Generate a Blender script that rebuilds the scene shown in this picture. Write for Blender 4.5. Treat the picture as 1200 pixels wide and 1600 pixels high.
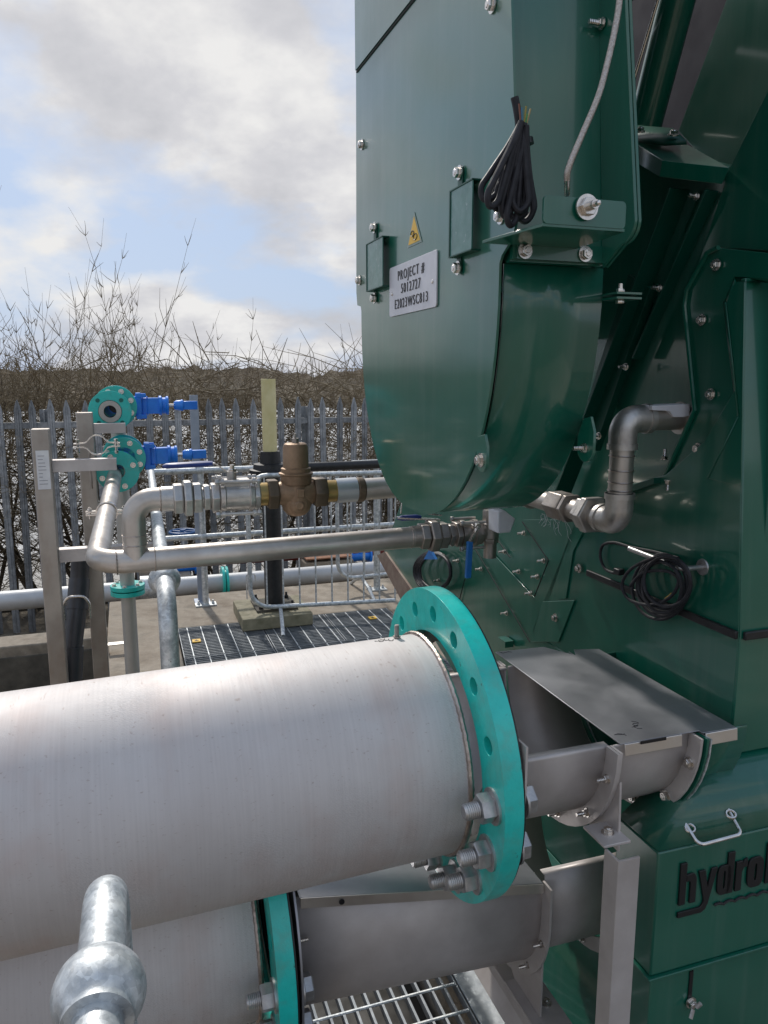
import bpy, bmesh, math, random
from mathutils import Vector, Matrix, noise
from mathutils.geometry import tessellate_polygon
R = math.radians
PI = math.pi
for o in list(bpy.data.objects):
    bpy.data.objects.remove(o, do_unlink=True)
SC = bpy.context.scene
COL = SC.collection

# ------------------------------------------------------------------ camera, sky, sun, exposure
EYE = 1.75                     # eye height above the concrete slab
PITCH = R(9.93)
SITE = R(18.5)                 # the site grid is turned this far from the camera's heading
cam = bpy.data.cameras.new('camera')
cam.sensor_fit = 'HORIZONTAL'; cam.sensor_width = 36; cam.lens = 36
cam.clip_start = 0.05; cam.clip_end = 3000
cam_o = bpy.data.objects.new('camera', cam); COL.objects.link(cam_o)
cam_o.location = (0, 0, EYE); cam_o.rotation_euler = (R(90) - PITCH, 0, 0)
SC.camera = cam_o

SUN_EL, SUN_AZ = R(42), R(-24)       # azimuth measured from +Y (camera heading) towards +X
sun_dir = Vector((math.sin(SUN_AZ) * math.cos(SUN_EL), math.cos(SUN_AZ) * math.cos(SUN_EL), math.sin(SUN_EL)))
sl = bpy.data.lights.new('sun', 'SUN'); sl.energy = 1.9; sl.angle = R(3.0); sl.color = (1.0, 0.95, 0.88)
so = bpy.data.objects.new('sun', sl); COL.objects.link(so)
so.rotation_euler = (-sun_dir).to_track_quat('-Z', 'Y').to_euler()
so.location = (0, 0, 10)

w = bpy.data.worlds.new('World'); SC.world = w; w.use_nodes = True
nt = w.node_tree; N = nt.nodes; L = nt.links; N.clear()
out = N.new('ShaderNodeOutputWorld'); bg = N.new('ShaderNodeBackground'); bg.inputs[1].default_value = 0.1
sky = N.new('ShaderNodeTexSky'); sky.sky_type = 'NISHITA'; sky.sun_disc = False
sky.sun_elevation = SUN_EL; sky.sun_rotation = SUN_AZ; sky.dust_density = 2.0; sky.air_density = 1.0
tc = N.new('ShaderNodeTexCoord')
sep = N.new('ShaderNodeSeparateXYZ'); L.new(tc.outputs['Generated'], sep.inputs[0])
def wmath(op, a, b=None, c=None):
    n = N.new('ShaderNodeMath'); n.operation = op
    for i, v in enumerate((a, b, c)):
        if v is None: continue
        if isinstance(v, (int, float)): n.inputs[i].default_value = v
        else: L.new(v, n.inputs[i])
    return n.outputs[0]
zz = wmath('ADD', wmath('MAXIMUM', sep.outputs[2], 0.0), 0.42)
cx = wmath('DIVIDE', sep.outputs[0], zz); cy = wmath('DIVIDE', sep.outputs[1], zz)
cmb = N.new('ShaderNodeCombineXYZ'); L.new(cx, cmb.inputs[0]); L.new(cy, cmb.inputs[1]); cmb.inputs[2].default_value = 3.7
def wnoise(scale, detail, rough, off=0.0):
    n = N.new('ShaderNodeTexNoise'); n.inputs['Scale'].default_value = scale
    n.inputs['Detail'].default_value = detail; n.inputs['Roughness'].default_value = rough
    m = N.new('ShaderNodeMapping'); m.inputs['Location'].default_value = (off, off * .7, 0)
    L.new(cmb.outputs[0], m.inputs[0]); L.new(m.outputs[0], n.inputs['Vector'])
    return n.outputs['Fac']
def wramp(f, stops):
    r = N.new('ShaderNodeValToRGB'); L.new(f, r.inputs[0])
    e = r.color_ramp.elements
    e[0].position, e[0].color = stops[0][0], (*stops[0][1], 1)
    e[1].position, e[1].color = stops[-1][0], (*stops[-1][1], 1)
    for p, c in stops[1:-1]:
        k = e.new(p); k.color = (*c, 1)
    return r.outputs[0]
CLOUD_OFF = 4.2
cover = wramp(wnoise(1.9, 6, .52, CLOUD_OFF), [(.44, (0, 0, 0)), (.54, (1, 1, 1))])
shade = wramp(wnoise(2.6, 7, .55, 11.3), [(.38, (3.9, 3.95, 4.2)), (.48, (4.7, 4.7, 4.9)), (.58, (6.0, 5.95, 5.9))])
mix = N.new('ShaderNodeMixRGB'); L.new(cover, mix.inputs[0])
bl = N.new('ShaderNodeMixRGB'); bl.inputs[0].default_value = 0.85
L.new(sky.outputs[0], bl.inputs[1]); bl.inputs[2].default_value = (2.7, 3.65, 5.3, 1)
L.new(bl.outputs[0], mix.inputs[1]); L.new(shade, mix.inputs[2])
L.new(mix.outputs[0], bg.inputs[0]); L.new(bg.outputs[0], out.inputs[0])

SC.view_settings.view_transform = 'Standard'; SC.view_settings.look = 'None'
SC.view_settings.exposure = 0.5; SC.view_settings.gamma = 1.0; SC.view_settings.use_curve_mapping = False
SC.render.engine = 'CYCLES'

# ------------------------------------------------------------------ site frame
# a runs along the pipes (to the right and away), b away across them, h up from eye level
cs, sn = math.cos(SITE), math.sin(SITE)
def W(p): return Vector((p[0] * cs - p[1] * sn, p[0] * sn + p[1] * cs, p[2] + EYE))
cpi, spi = math.cos(PITCH), math.sin(PITCH)
def at(x, y, a=None, b=None, h=None):
    """surveyed point: where the sight line through photo pixel (x, y) meets one plane of the site grid"""
    u, v = (x - 600) / 1200, (y - 800) / 1200
    wx, wy, wz = u, cpi - v * spi, -spi - v * cpi
    ra, rb, rh = wx * cs + wy * sn, -wx * sn + wy * cs, wz
    t = a / ra if a is not None else b / rb if b is not None else h / rh
    return Vector((ra * t, rb * t, rh * t))
U3, V3, Z3 = Vector((1, 0, 0)), Vector((0, 1, 0)), Vector((0, 0, 1))
SLAB = -EYE

def fillet(pts, r, seg=6):
    pts = [Vector(p) for p in pts]; res = [pts[0]]
    for i in range(1, len(pts) - 1):
        rr = r[i - 1] if isinstance(r, (list, tuple)) else r
        p, q, s = pts[i - 1], pts[i], pts[i + 1]
        d1, d2 = (p - q), (s - q)
        l1, l2 = d1.length, d2.length; d1.normalize(); d2.normalize()
        ang = d1.angle(d2)
        if ang > PI - .02 or rr <= 0: res.append(q); continue
        t = min(rr / math.tan(ang / 2), l1 * .49, l2 * .49); re = t * math.tan(ang / 2)
        c = q + (d1 + d2).normalized() * (re / math.sin(ang / 2))
        s0, s1 = q + d1 * t - c, q + d2 * t - c
        tot = s0.angle(s1); ax = s0.cross(s1).normalized()
        for k in range(seg + 1):
            res.append(c + Matrix.Rotation(tot * k / seg, 3, ax) @ s0)
    res.append(pts[-1]); return res

def frame_for(d):
    d = Vector(d).normalized()
    up = Z3 if abs(d.z) < .9 else U3
    x = up.cross(d).normalized(); return x, d.cross(x).normalized(), d

class MB:
    def __init__(s): s.v = []; s.f = []
    def add(s, vs, fs):
        n = len(s.v); s.v += [Vector(v) for v in vs]; s.f += [tuple(i + n for i in f) for f in fs]; return s
    def box(s, c, size, m=None):
        c = Vector(c); x, y, z = (k / 2 for k in size)
        vs = [Vector((i, j, k)) for i in (-x, x) for j in (-y, y) for k in (-z, z)]
        if m is not None: vs = [m @ v for v in vs]
        return s.add([c + v for v in vs], [(0, 1, 3, 2), (4, 6, 7, 5), (0, 4, 5, 1), (2, 3, 7, 6), (0, 2, 6, 4), (1, 5, 7, 3)])
    def lohi(s, lo, hi):
        lo, hi = Vector(lo), Vector(hi); return s.box((lo + hi) / 2, [abs(k) for k in (hi - lo)])
    def prism(s, pts, vec):
        pts = [Vector(p) for p in pts]; vec = Vector(vec); n = len(pts)
        nrm = Vector((0, 0, 0))
        for i in range(n): nrm += (pts[i] - pts[0]).cross(pts[(i + 1) % n] - pts[0])
        if nrm.dot(vec) > 0: pts = pts[::-1]
        tri = tessellate_polygon([pts])
        vs = pts + [p + vec for p in pts]
        fs = []
        base = len(s.v)
        if n <= 4: fs = [tuple(range(n)), tuple(range(2 * n - 1, n - 1, -1))]
        else:
            for t in tri:
                a, b, c = (pts[i] for i in t)
                if (b - a).cross(c - a).dot(vec) > 0: t = t[::-1]
                fs.append(tuple(t)); fs.append(tuple(i + n for i in t[::-1]))
        for i in range(n):
            j = (i + 1) % n; fs.append((i, j, j + n, i + n))
        return s.add(vs, fs)
    def plate(s, outer, holes, o, ex, ey, th):
        """flat plate with holes; outer/holes are 2D loops, extruded by th along ex x ey"""
        o, ex, ey = Vector(o), Vector(ex), Vector(ey); ez = ex.cross(ey).normalized()
        loops = [[Vector((x, y, 0)) for x, y in l] for l in [outer] + holes]
        tri = tessellate_polygon(loops); flat = [p for l in loops for p in l]; n = len(flat)
        P3 = [o + ex * p.x + ey * p.y for p in flat]
        vs = P3 + [p + ez * th for p in P3]; fs = []
        for t in tri:
            a, b, c = (flat[i] for i in t)
            if (b - a).cross(c - a).z < 0: t = t[::-1]
            fs.append(tuple(i + n for i in t)); fs.append(tuple(t[::-1]))
        k = 0
        for l in loops:
            m = len(l)
            for i in range(m):
                j = (i + 1) % m; fs.append((k + i, k + j, k + j + n, k + i + n))
            k += m
        return s.add(vs, fs)
    def tube(s, path, r, n=12, caps=True, closed=False):
        path = [Vector(p) for p in path]; m = len(path)
        rs = r if isinstance(r, (list, tuple)) else [r] * m
        tang = []
        for i in range(m):
            if closed: t = path[(i + 1) % m] - path[i - 1]
            elif i == 0: t = path[1] - path[0]
            elif i == m - 1: t = path[-1] - path[-2]
            else: t = (path[i + 1] - path[i]).normalized() + (path[i] - path[i - 1]).normalized()
            tang.append(t.normalized() if t.length > 1e-9 else Z3)
        x, y, _ = frame_for(tang[0]); vs = []
        for i in range(m):
            t = tang[i]; x = (x - t * x.dot(t)).normalized(); y = t.cross(x)
            for k in range(n):
                a = 2 * PI * k / n; vs.append(path[i] + (x * math.cos(a) + y * math.sin(a)) * rs[i])
        fs = []
        for i in range(m if closed else m - 1):
            j = (i + 1) % m
            for k in range(n):
                l = (k + 1) % n; fs.append((i * n + k, i * n + l, j * n + l, j * n + k))
        if caps and not closed:
            fs.append(tuple(range(n))[::-1]); fs.append(tuple((m - 1) * n + k for k in range(n)))
        return s.add(vs, fs)
    def cyl(s, p, q, r, n=20, caps=True): return s.tube([p, q], r, n, caps)
    def lathe(s, o, ax, prof, n=24, closed=False):
        """prof: (t along axis, radius) ; ends closed when radius 0"""
        x, y, z = frame_for(ax); o = Vector(o); m = len(prof); vs = []
        for t, r in prof:
            for k in range(n):
                a = 2 * PI * k / n; vs.append(o + z * t + (x * math.cos(a) + y * math.sin(a)) * max(r, 1e-5))
        fs = []
        for i in range(m if closed else m - 1):
            j = (i + 1) % m
            for k in range(n):
                l = (k + 1) % n; fs.append((i * n + k, i * n + l, j * n + l, j * n + k))
        if not closed:
            fs.append(tuple(range(n))[::-1]); fs.append(tuple((m - 1) * n + k for k in range(n)))
        return s.add(vs, fs)
    def hexa(s, o, ax, t0, t1, af, ch=.12):
        r = af / 2 / math.cos(PI / 6); c = (t1 - t0) * ch
        return s.lathe(o, ax, [(t0, r * .93), (t0 + c, r), (t1 - c, r), (t1, r * .93)], 6)
    def ball(s, c, r, n=20):
        m = n // 2
        return s.lathe(Vector(c), Z3, [(-math.cos(PI * i / m) * r, math.sin(PI * i / m) * r) for i in range(m + 1)], n)

def finish(me, ang=35):
    bm = bmesh.new(); bm.from_mesh(me); bmesh.ops.recalc_face_normals(bm, faces=bm.faces); bm.to_mesh(me); bm.free()
    me.shade_smooth(); me.set_sharp_from_angle(angle=R(ang))

def tag(o, label=None, cat=None, group=None, kind=None):
    if label: o['label'] = label
    if cat: o['category'] = cat
    if group: o['group'] = group
    if kind: o['kind'] = kind
    return o
BASE = {}
def thing(name, base, label, cat, group=None):
    """an Empty at the thing's base on the site grid"""
    o = bpy.data.objects.new(name, None); COL.objects.link(o); o.empty_display_size = .05
    o.location = W(base); o.rotation_euler = (0, 0, SITE); BASE[o.name] = Vector(base)
    return tag(o, label, cat, group)
def mesh_of(name, mb, base, mat, ang=35):
    me = bpy.data.meshes.new(name); me.from_pydata([tuple(v - base) for v in mb.v], [], mb.f)
    me.materials.append(mat); finish(me, ang); return me
def part(name, mb, mat, parent, bevel=0, label=None, ang=35, kind=None):
    p = parent
    root = p
    while root.name not in BASE: root = root.parent
    me = mesh_of(name, mb, BASE[root.name], mat, ang)
    o = bpy.data.objects.new(name, me); COL.objects.link(o); o.parent = p
    if p.name not in BASE: pass
    if bevel: bev(o, bevel)
    return tag(o, label, kind=kind)
def bev(o, wdt, seg=2):
    m = o.modifiers.new('bevel', 'BEVEL'); m.width = wdt; m.segments = seg; m.limit_method = 'ANGLE'; m.angle_limit = R(40)
    m.harden_normals = False
    return o
def single(name, mb, mat, base, label=None, cat=None, group=None, kind=None, bevel=0, ang=35):
    base = Vector(base); me = mesh_of(name, mb, base, mat, ang)
    o = bpy.data.objects.new(name, me); COL.objects.link(o); o.location = W(base); o.rotation_euler = (0, 0, SITE)
    if bevel: bev(o, bevel)
    return tag(o, label, cat, group, kind)
def inst(name, me, p, d, parent, bevel=0, roll=0.0):
    """place a shared mesh, its local +Z turned to direction d"""
    root = parent
    while root.name not in BASE: root = root.parent
    x, y, z = frame_for(d); m = Matrix((x, y, z)).transposed() @ Matrix.Rotation(roll, 3, 'Z')
    o = bpy.data.objects.new(name, me); COL.objects.link(o); o.parent = parent
    o.matrix_local = Matrix.Translation(Vector(p) - BASE[root.name]) @ m.to_4x4()
    return o

# ------------------------------------------------------------------ materials
def surf(name, c1, c2, metal=0.0, r1=.4, r2=.5, scale=6, stretch=(1, 1, 1), bump=0.0, bscale=40, coat=0.0, coat_r=.1,
         speck=None, spscale=60, spth=.68, detail=6, streak=None, stscale=30, ststretch=(1, 1, .05), stamt=.4, spec=.5, contrast=(.35, .65), bdist=.002, ior=1.5, cior=1.5, bstretch=None):
    m = bpy.data.materials.new(name); m.use_nodes = True; t = m.node_tree; n = t.nodes; l = t.links
    b = n['Principled BSDF']; tcn = n.new('ShaderNodeTexCoord')
    def nz(sc, st, det=detail, ro=.6):
        mp = n.new('ShaderNodeMapping'); mp.inputs['Scale'].default_value = st; l.new(tcn.outputs['Object'], mp.inputs[0])
        q = n.new('ShaderNodeTexNoise'); q.inputs['Scale'].default_value = sc; q.inputs['Detail'].default_value = det
        q.inputs['Roughness'].default_value = ro; l.new(mp.outputs[0], q.inputs['Vector']); return q.outputs['Fac']
    def rng(f, a0, a1, b0, b1):
        q = n.new('ShaderNodeMapRange'); l.new(f, q.inputs[0])
        for i, v in enumerate((a0, a1, b0, b1)): q.inputs[i + 1].default_value = v
        return q.outputs[0]
    def mx(f, c, d):
        q = n.new('ShaderNodeMixRGB')
        if isinstance(f, float): q.inputs[0].default_value = f
        else: l.new(f, q.inputs[0])
        for i, v in ((1, c), (2, d)):
            if isinstance(v, tuple): q.inputs[i].default_value = (*v, 1)
            else: l.new(v, q.inputs[i])
        return q.outputs[0]
    f = nz(scale, stretch)
    col = mx(rng(f, contrast[0], contrast[1], 0, 1), c1, c2)
    rough = rng(nz(scale * 1.7, stretch), .3, .7, r1, r2)
    if streak:
        sf = rng(nz(stscale, ststretch, 4), .5, .75, 0, stamt); col = mx(sf, col, streak)
    if speck:
        sf = rng(nz(spscale, (1, 1, 1), 3), spth, spth + .05, 0, 1); col = mx(sf, col, speck)
    l.new(col, b.inputs['Base Color']); l.new(rough, b.inputs['Roughness'])
    b.inputs['Metallic'].default_value = metal; b.inputs['Coat Weight'].default_value = coat
    b.inputs['Coat Roughness'].default_value = coat_r; b.inputs['IOR'].default_value = ior; b.inputs['Coat IOR'].default_value = cior; b.inputs['Specular IOR Level'].default_value = spec
    if bump:
        bp = n.new('ShaderNodeBump'); bp.inputs['Strength'].default_value = bump; bp.inputs['Distance'].default_value = bdist
        l.new(nz(bscale, bstretch or stretch), bp.inputs['Height']); l.new(bp.outputs[0], b.inputs['Normal'])
    return m
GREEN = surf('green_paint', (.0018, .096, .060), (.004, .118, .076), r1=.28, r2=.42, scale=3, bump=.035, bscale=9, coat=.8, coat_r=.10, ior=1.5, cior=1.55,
             speck=(.09, .15, .12), spscale=85, spth=.76, streak=(.06, .15, .115), stscale=30, stamt=.42)
SCUFF = surf('scuffed_green_paint', (.02, .13, .10), (.06, .19, .16), r1=.3, r2=.5, scale=26, coat=.6, coat_r=.2, speck=(.16, .26, .24), spscale=70, spth=.64)
GREEN_SHADE = surf('shaded_green_paint', (.0015, .055, .036), (.003, .070, .047), r1=.38, r2=.5, scale=4, bump=.06, bscale=20, coat=.1, coat_r=.2, spec=.35,
             speck=(.05, .08, .07), spscale=90, spth=.78)  # green paint again, with the shade of recesses and edges put into its colour
STEEL = surf('brushed_stainless', (.60, .57, .54), (.74, .72, .70), metal=1, r1=.30, r2=.46, scale=4, stretch=(1, 1, 1), bump=.12, bscale=160,
             streak=(.50, .40, .36), stscale=3.5, ststretch=(1.5, 1, 1), stamt=.45, speck=(.28, .22, .19), spscale=55, spth=.75)
def add_spangle(m, sc=70, lo=.72, hi=1.25):
    t = m.node_tree; n = t.nodes; l = t.links; b = n['Principled BSDF']; tcn = n.new('ShaderNodeTexCoord')
    v = n.new('ShaderNodeTexVoronoi'); v.inputs['Scale'].default_value = sc; l.new(tcn.outputs['Object'], v.inputs['Vector'])
    sx_ = n.new('ShaderNodeSeparateColor'); l.new(v.outputs['Color'], sx_.inputs[0])
    r_ = n.new('ShaderNodeMapRange'); l.new(sx_.outputs[0], r_.inputs[0]); r_.inputs[3].default_value = lo; r_.inputs[4].default_value = hi
    g_ = n.new('ShaderNodeVectorMath'); g_.operation = 'SCALE'; l.new(b.inputs['Base Color'].links[0].from_socket, g_.inputs[0]); l.new(r_.outputs[0], g_.inputs['Scale']); l.new(g_.outputs[0], b.inputs['Base Color'])
def add_random(m, lo=.7, hi=1.25):
    t = m.node_tree; n = t.nodes; l = t.links; b = n['Principled BSDF']; oi = n.new('ShaderNodeObjectInfo')
    r_ = n.new('ShaderNodeMapRange'); l.new(oi.outputs['Random'], r_.inputs[0]); r_.inputs[3].default_value = lo; r_.inputs[4].default_value = hi
    g_ = n.new('ShaderNodeVectorMath'); g_.operation = 'SCALE'; l.new(b.inputs['Base Color'].links[0].from_socket, g_.inputs[0]); l.new(r_.outputs[0], g_.inputs['Scale']); l.new(g_.outputs[0], b.inputs['Base Color'])
def add_swirls(m):
    """overlapping hand-ground scratch arcs on the steel"""
    t = m.node_tree; n = t.nodes; l = t.links; b = n['Principled BSDF']; tcn = n.new('ShaderNodeTexCoord')
    v = n.new('ShaderNodeTexVoronoi'); v.inputs['Scale'].default_value = 3.3; l.new(tcn.outputs['Object'], v.inputs['Vector'])
    sub = n.new('ShaderNodeVectorMath'); sub.operation = 'SUBTRACT'; l.new(tcn.outputs['Object'], sub.inputs[0]); l.new(v.outputs['Position'], sub.inputs[1])
    wv = n.new('ShaderNodeTexWave'); wv.wave_type = 'RINGS'; wv.rings_direction = 'SPHERICAL'; wv.inputs['Scale'].default_value = 95
    wv.inputs['Distortion'].default_value = 9; wv.inputs['Detail'].default_value = 4; wv.inputs['Detail Scale'].default_value = 3
    sub2 = n.new('ShaderNodeVectorMath'); sub2.operation = 'ADD'; sub2.inputs[1].default_value = (.13, .05, .1); l.new(sub.outputs[0], sub2.inputs[0])
    l.new(sub2.outputs[0], wv.inputs['Vector'])
    bp = n.new('ShaderNodeBump'); bp.inputs['Strength'].default_value = .3; bp.inputs['Distance'].default_value = .0006
    msk = n.new('ShaderNodeTexNoise'); msk.inputs['Scale'].default_value = 4.5; l.new(tcn.outputs['Object'], msk.inputs['Vector'])
    mr = n.new('ShaderNodeMapRange'); l.new(msk.outputs['Fac'], mr.inputs[0]); mr.inputs[1].default_value = .48; mr.inputs[2].default_value = .62
    mu = n.new('ShaderNodeMath'); mu.operation = 'MULTIPLY'; l.new(mr.outputs[0], mu.inputs[0]); l.new(wv.outputs['Fac'], mu.inputs[1]); l.new(mu.outputs[0], bp.inputs['Height'])
    # brushed grain running round the pipe and ground arcs, as slight differences of tone
    gm = n.new('ShaderNodeMapping'); gm.inputs['Scale'].default_value = (90, 2.2, 2.2); l.new(tcn.outputs['Object'], gm.inputs[0])
    gn = n.new('ShaderNodeTexNoise'); gn.inputs['Scale'].default_value = 2.5; gn.inputs['Detail'].default_value = 4; l.new(gm.outputs[0], gn.inputs['Vector'])
    gr = n.new('ShaderNodeMapRange'); l.new(gn.outputs['Fac'], gr.inputs[0]); gr.inputs[1].default_value = .3; gr.inputs[2].default_value = .7; gr.inputs[3].default_value = .955; gr.inputs[4].default_value = 1.035
    ar = n.new('ShaderNodeMapRange'); l.new(mu.outputs[0], ar.inputs[0]); ar.inputs[3].default_value = 1.03; ar.inputs[4].default_value = .90
    gg = n.new('ShaderNodeMath'); gg.operation = 'MULTIPLY'; l.new(gr.outputs[0], gg.inputs[0]); l.new(ar.outputs[0], gg.inputs[1])
    gc = n.new('ShaderNodeVectorMath'); gc.operation = 'SCALE'; l.new(b.inputs['Base Color'].links[0].from_socket, gc.inputs[0]); l.new(gg.outputs[0], gc.inputs['Scale']); l.new(gc.outputs[0], b.inputs['Base Color'])
    # long thin scratches and dark scuffs laid over the colour
    mp = n.new('ShaderNodeMapping'); mp.inputs['Scale'].default_value = (30, 4, 60); mp.inputs['Rotation'].default_value = (.3, .2, .5); l.new(tcn.outputs['Object'], mp.inputs[0])
    sc_ = n.new('ShaderNodeTexNoise'); sc_.inputs['Scale'].default_value = 5; sc_.inputs['Detail'].default_value = 5; l.new(mp.outputs[0], sc_.inputs['Vector'])
    sr = n.new('ShaderNodeMapRange'); l.new(sc_.outputs['Fac'], sr.inputs[0]); sr.inputs[1].default_value = .64; sr.inputs[2].default_value = .74; sr.inputs[4].default_value = .5
    mxx = n.new('ShaderNodeMixRGB'); l.new(sr.outputs[0], mxx.inputs[0]); l.new(b.inputs['Base Color'].links[0].from_socket, mxx.inputs[1]); mxx.inputs[2].default_value = (.33, .25, .22, 1); l.new(mxx.outputs[0], b.inputs['Base Color'])
    old = b.inputs['Normal'].links[0].from_socket; l.new(old, bp.inputs['Normal']); l.new(bp.outputs[0], b.inputs['Normal'])
PIPE_STEEL = surf('pipe_stainless', (.53, .49, .475), (.63, .615, .61), metal=.38, r1=.56, r2=.72, spec=.3, scale=2.2, contrast=(.28, .72), bump=.16, bscale=90, bstretch=(1, .06, .06),
             streak=(.52, .40, .36), stscale=4.2, ststretch=(1.6, 1, 1.2), stamt=.55, speck=(.44, .37, .34), spscale=19, spth=.70)
add_swirls(PIPE_STEEL)
DULL_STEEL = surf('dull_stainless', (.47, .43, .41), (.60, .56, .54), metal=.42, r1=.45, r2=.62, scale=7, bump=.10, bscale=120,
             streak=(.62, .58, .56), stscale=12, ststretch=(.3, 1, 1), stamt=.25, speck=(.2, .13, .1), spscale=60, spth=.76)
SHEET = surf('sheet_stainless', (.29, .295, .32), (.40, .405, .43), metal=.8, r1=.32, r2=.48, scale=5, bump=.05, bscale=90, speck=(.7, .7, .7), spscale=45, spth=.76)
CAST = surf('cast_stainless', (.42, .40, .38), (.62, .60, .57), metal=.85, r1=.3, r2=.5, scale=16, bump=.3, bscale=220, streak=(.25, .2, .17), stscale=20, ststretch=(1, 1, 1), stamt=.5)
CASTD = surf('dark_cast_stainless', (.28, .25, .225), (.44, .40, .365), metal=.85, r1=.3, r2=.5, scale=16, bump=.3, bscale=220)
THINP = surf('weathered_steel_pipe', (.42, .385, .35), (.60, .565, .53), metal=.85, r1=.32, r2=.5, scale=7, bump=.1, bscale=150, streak=(.25, .19, .15), stscale=9, ststretch=(.4, 1, 1), stamt=.55)
POSTM = surf('dull_brown_stainless', (.34, .30, .265), (.47, .43, .385), metal=.6, r1=.42, r2=.6, scale=5, streak=(.28, .20, .15), stscale=8, ststretch=(1, 1, .3), stamt=.6, bump=.08)
GALV = surf('galvanised_steel', (.36, .39, .41), (.66, .69, .70), metal=.6, r1=.35, r2=.6, scale=34, bump=.3, bscale=90, streak=(.82, .82, .80), stscale=22, ststretch=(1, 1, 1), stamt=.8,
            speck=(.30, .27, .24), spscale=34, spth=.72)
GALV_F = surf('galvanised_fence', (.22, .235, .25), (.38, .395, .41), metal=.5, r1=.45, r2=.65, scale=9, bump=.1, bscale=60, streak=(.14, .13, .12), stscale=14, stamt=.5)
GRATE = surf('galvanised_grating', (.20, .22, .24), (.33, .35, .37), metal=.6, r1=.45, r2=.65, scale=18, bump=.2, bscale=80)
BOLTM = surf('zinc_bolt', (.42, .42, .43), (.58, .58, .58), metal=.85, r1=.3, r2=.5, scale=50, bump=.2, bscale=200, streak=(.3, .24, .2), stscale=30, ststretch=(1, 1, 1), stamt=.4)
SSB = surf('bright_bolt', (.62, .58, .54), (.78, .74, .70), metal=1, r1=.18, r2=.32, scale=60)
TEAL = surf('teal_paint', (.010, .50, .44), (.020, .63, .56), r1=.28, r2=.42, scale=12, bump=.45, bscale=60, coat=.4, coat_r=.15, speck=(.03, .20, .16), spscale=55, spth=.70, streak=(.10, .38, .31), stscale=26, ststretch=(1, 1, 1), stamt=.6)
WELD = surf('weld_bead', (.34, .28, .25), (.56, .49, .44), metal=1, r1=.3, r2=.5, scale=40, bump=.5, bscale=160)
BRONZE = surf('bronze', (.20, .13, .08), (.34, .23, .145), metal=.55, r1=.42, r2=.62, scale=14, bump=.4, bscale=180, streak=(.36, .2, .12), stscale=11, ststretch=(1, 1, 1), stamt=.6)
BRASS = surf('brass', (.28, .19, .07), (.40, .29, .12), metal=.9, r1=.3, r2=.45, scale=18, bump=.2)
BLUE = surf('blue_epoxy', (.010, .19, .74), (.02, .26, .86), r1=.35, r2=.5, scale=20, bump=.3, coat=.2, speck=(.02, .07, .2), spscale=60, spth=.72)
NAVY = surf('navy_grip', (.01, .03, .16), (.015, .045, .22), r1=.35, r2=.5)
HBLUE = surf('blue_grip', (.01, .13, .42), (.02, .19, .52), r1=.35, r2=.5)
BLACK = surf('black_rubber', (.008, .008, .009), (.018, .018, .020), r1=.35, r2=.55, scale=30, bump=.1)
CABLE = surf('cable_sheath', (.014, .014, .018), (.028, .028, .034), r1=.48, r2=.62, scale=60, spec=.35)
DPLAST = surf('dark_grey_plastic', (.035, .037, .045), (.06, .062, .072), r1=.3, r2=.45, scale=10, bump=.1)
CREAM = surf('cream_plastic', (.62, .54, .26), (.72, .64, .36), r1=.4, r2=.55, scale=8)
WHITEP = surf('white_plastic_block', (.62, .63, .68), (.72, .73, .77), r1=.4, r2=.5, scale=12)
PAPER = surf('paper_label', (.68, .68, .70), (.8, .8, .8), r1=.5, r2=.6, scale=20)
PLATE = surf('aluminium_plate', (.60, .60, .64), (.68, .68, .72), metal=.25, r1=.35, r2=.45, scale=20)
INK = surf('black_ink', (.008, .008, .01), (.012, .012, .014), r1=.35, r2=.45)
YELLOW = surf('yellow_sticker', (.75, .42, .02), (.8, .5, .05), r1=.4, r2=.5)
REDP = surf('red_oxide_paint', (.14, .015, .012), (.2, .03, .022), r1=.4, r2=.55, scale=9, bump=.2)
CONC = surf('concrete', (.20, .16, .118), (.39, .335, .265), r1=.8, r2=.95, scale=3.2, bump=.5, bscale=70, streak=(.085, .07, .05), stscale=3.1, ststretch=(1, 1, 1), stamt=.95, speck=(.42, .38, .33), spscale=90, spth=.66, bdist=.006)
CONCD = surf('dark_concrete', (.06, .055, .045), (.14, .125, .10), r1=.8, r2=.95, scale=5, bump=.6, bscale=50, bdist=.006)
TIMBER = surf('mossy_pad', (.17, .155, .095), (.30, .27, .185), r1=.7, r2=.9, scale=12, bump=.4)
SOIL = surf('rough_ground', (.10, .082, .058), (.20, .17, .125), r1=.9, r2=1, scale=2.5, bump=.8, bscale=30, bdist=.02)
PALE = surf('pale_yard', (.42, .41, .39), (.60, .60, .59), r1=.8, r2=.9, scale=.7, streak=(.22, .19, .14), stscale=.5, ststretch=(1, 1, 1), stamt=.7)
BARK = surf('bark', (.045, .034, .022), (.10, .078, .050), r1=.8, r2=.95, scale=9, bump=.3)
TWIG = surf('twig', (.13, .097, .058), (.26, .205, .125), r1=.75, r2=.9, scale=1.3)
FARH = surf('far_hedge', (.16, .125, .085), (.38, .31, .22), r1=.9, r2=1, scale=2.2, detail=12)
BRAID = surf('braided_hose', (.35, .30, .26), (.55, .50, .46), metal=1, r1=.3, r2=.45, scale=400, bump=.6, bscale=500)
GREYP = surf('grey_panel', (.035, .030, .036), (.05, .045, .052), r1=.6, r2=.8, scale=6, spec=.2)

add_spangle(GALV, 170, .82, 1.15); add_random(GALV_F); add_spangle(GALV_F, 40, .85, 1.15)
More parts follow.
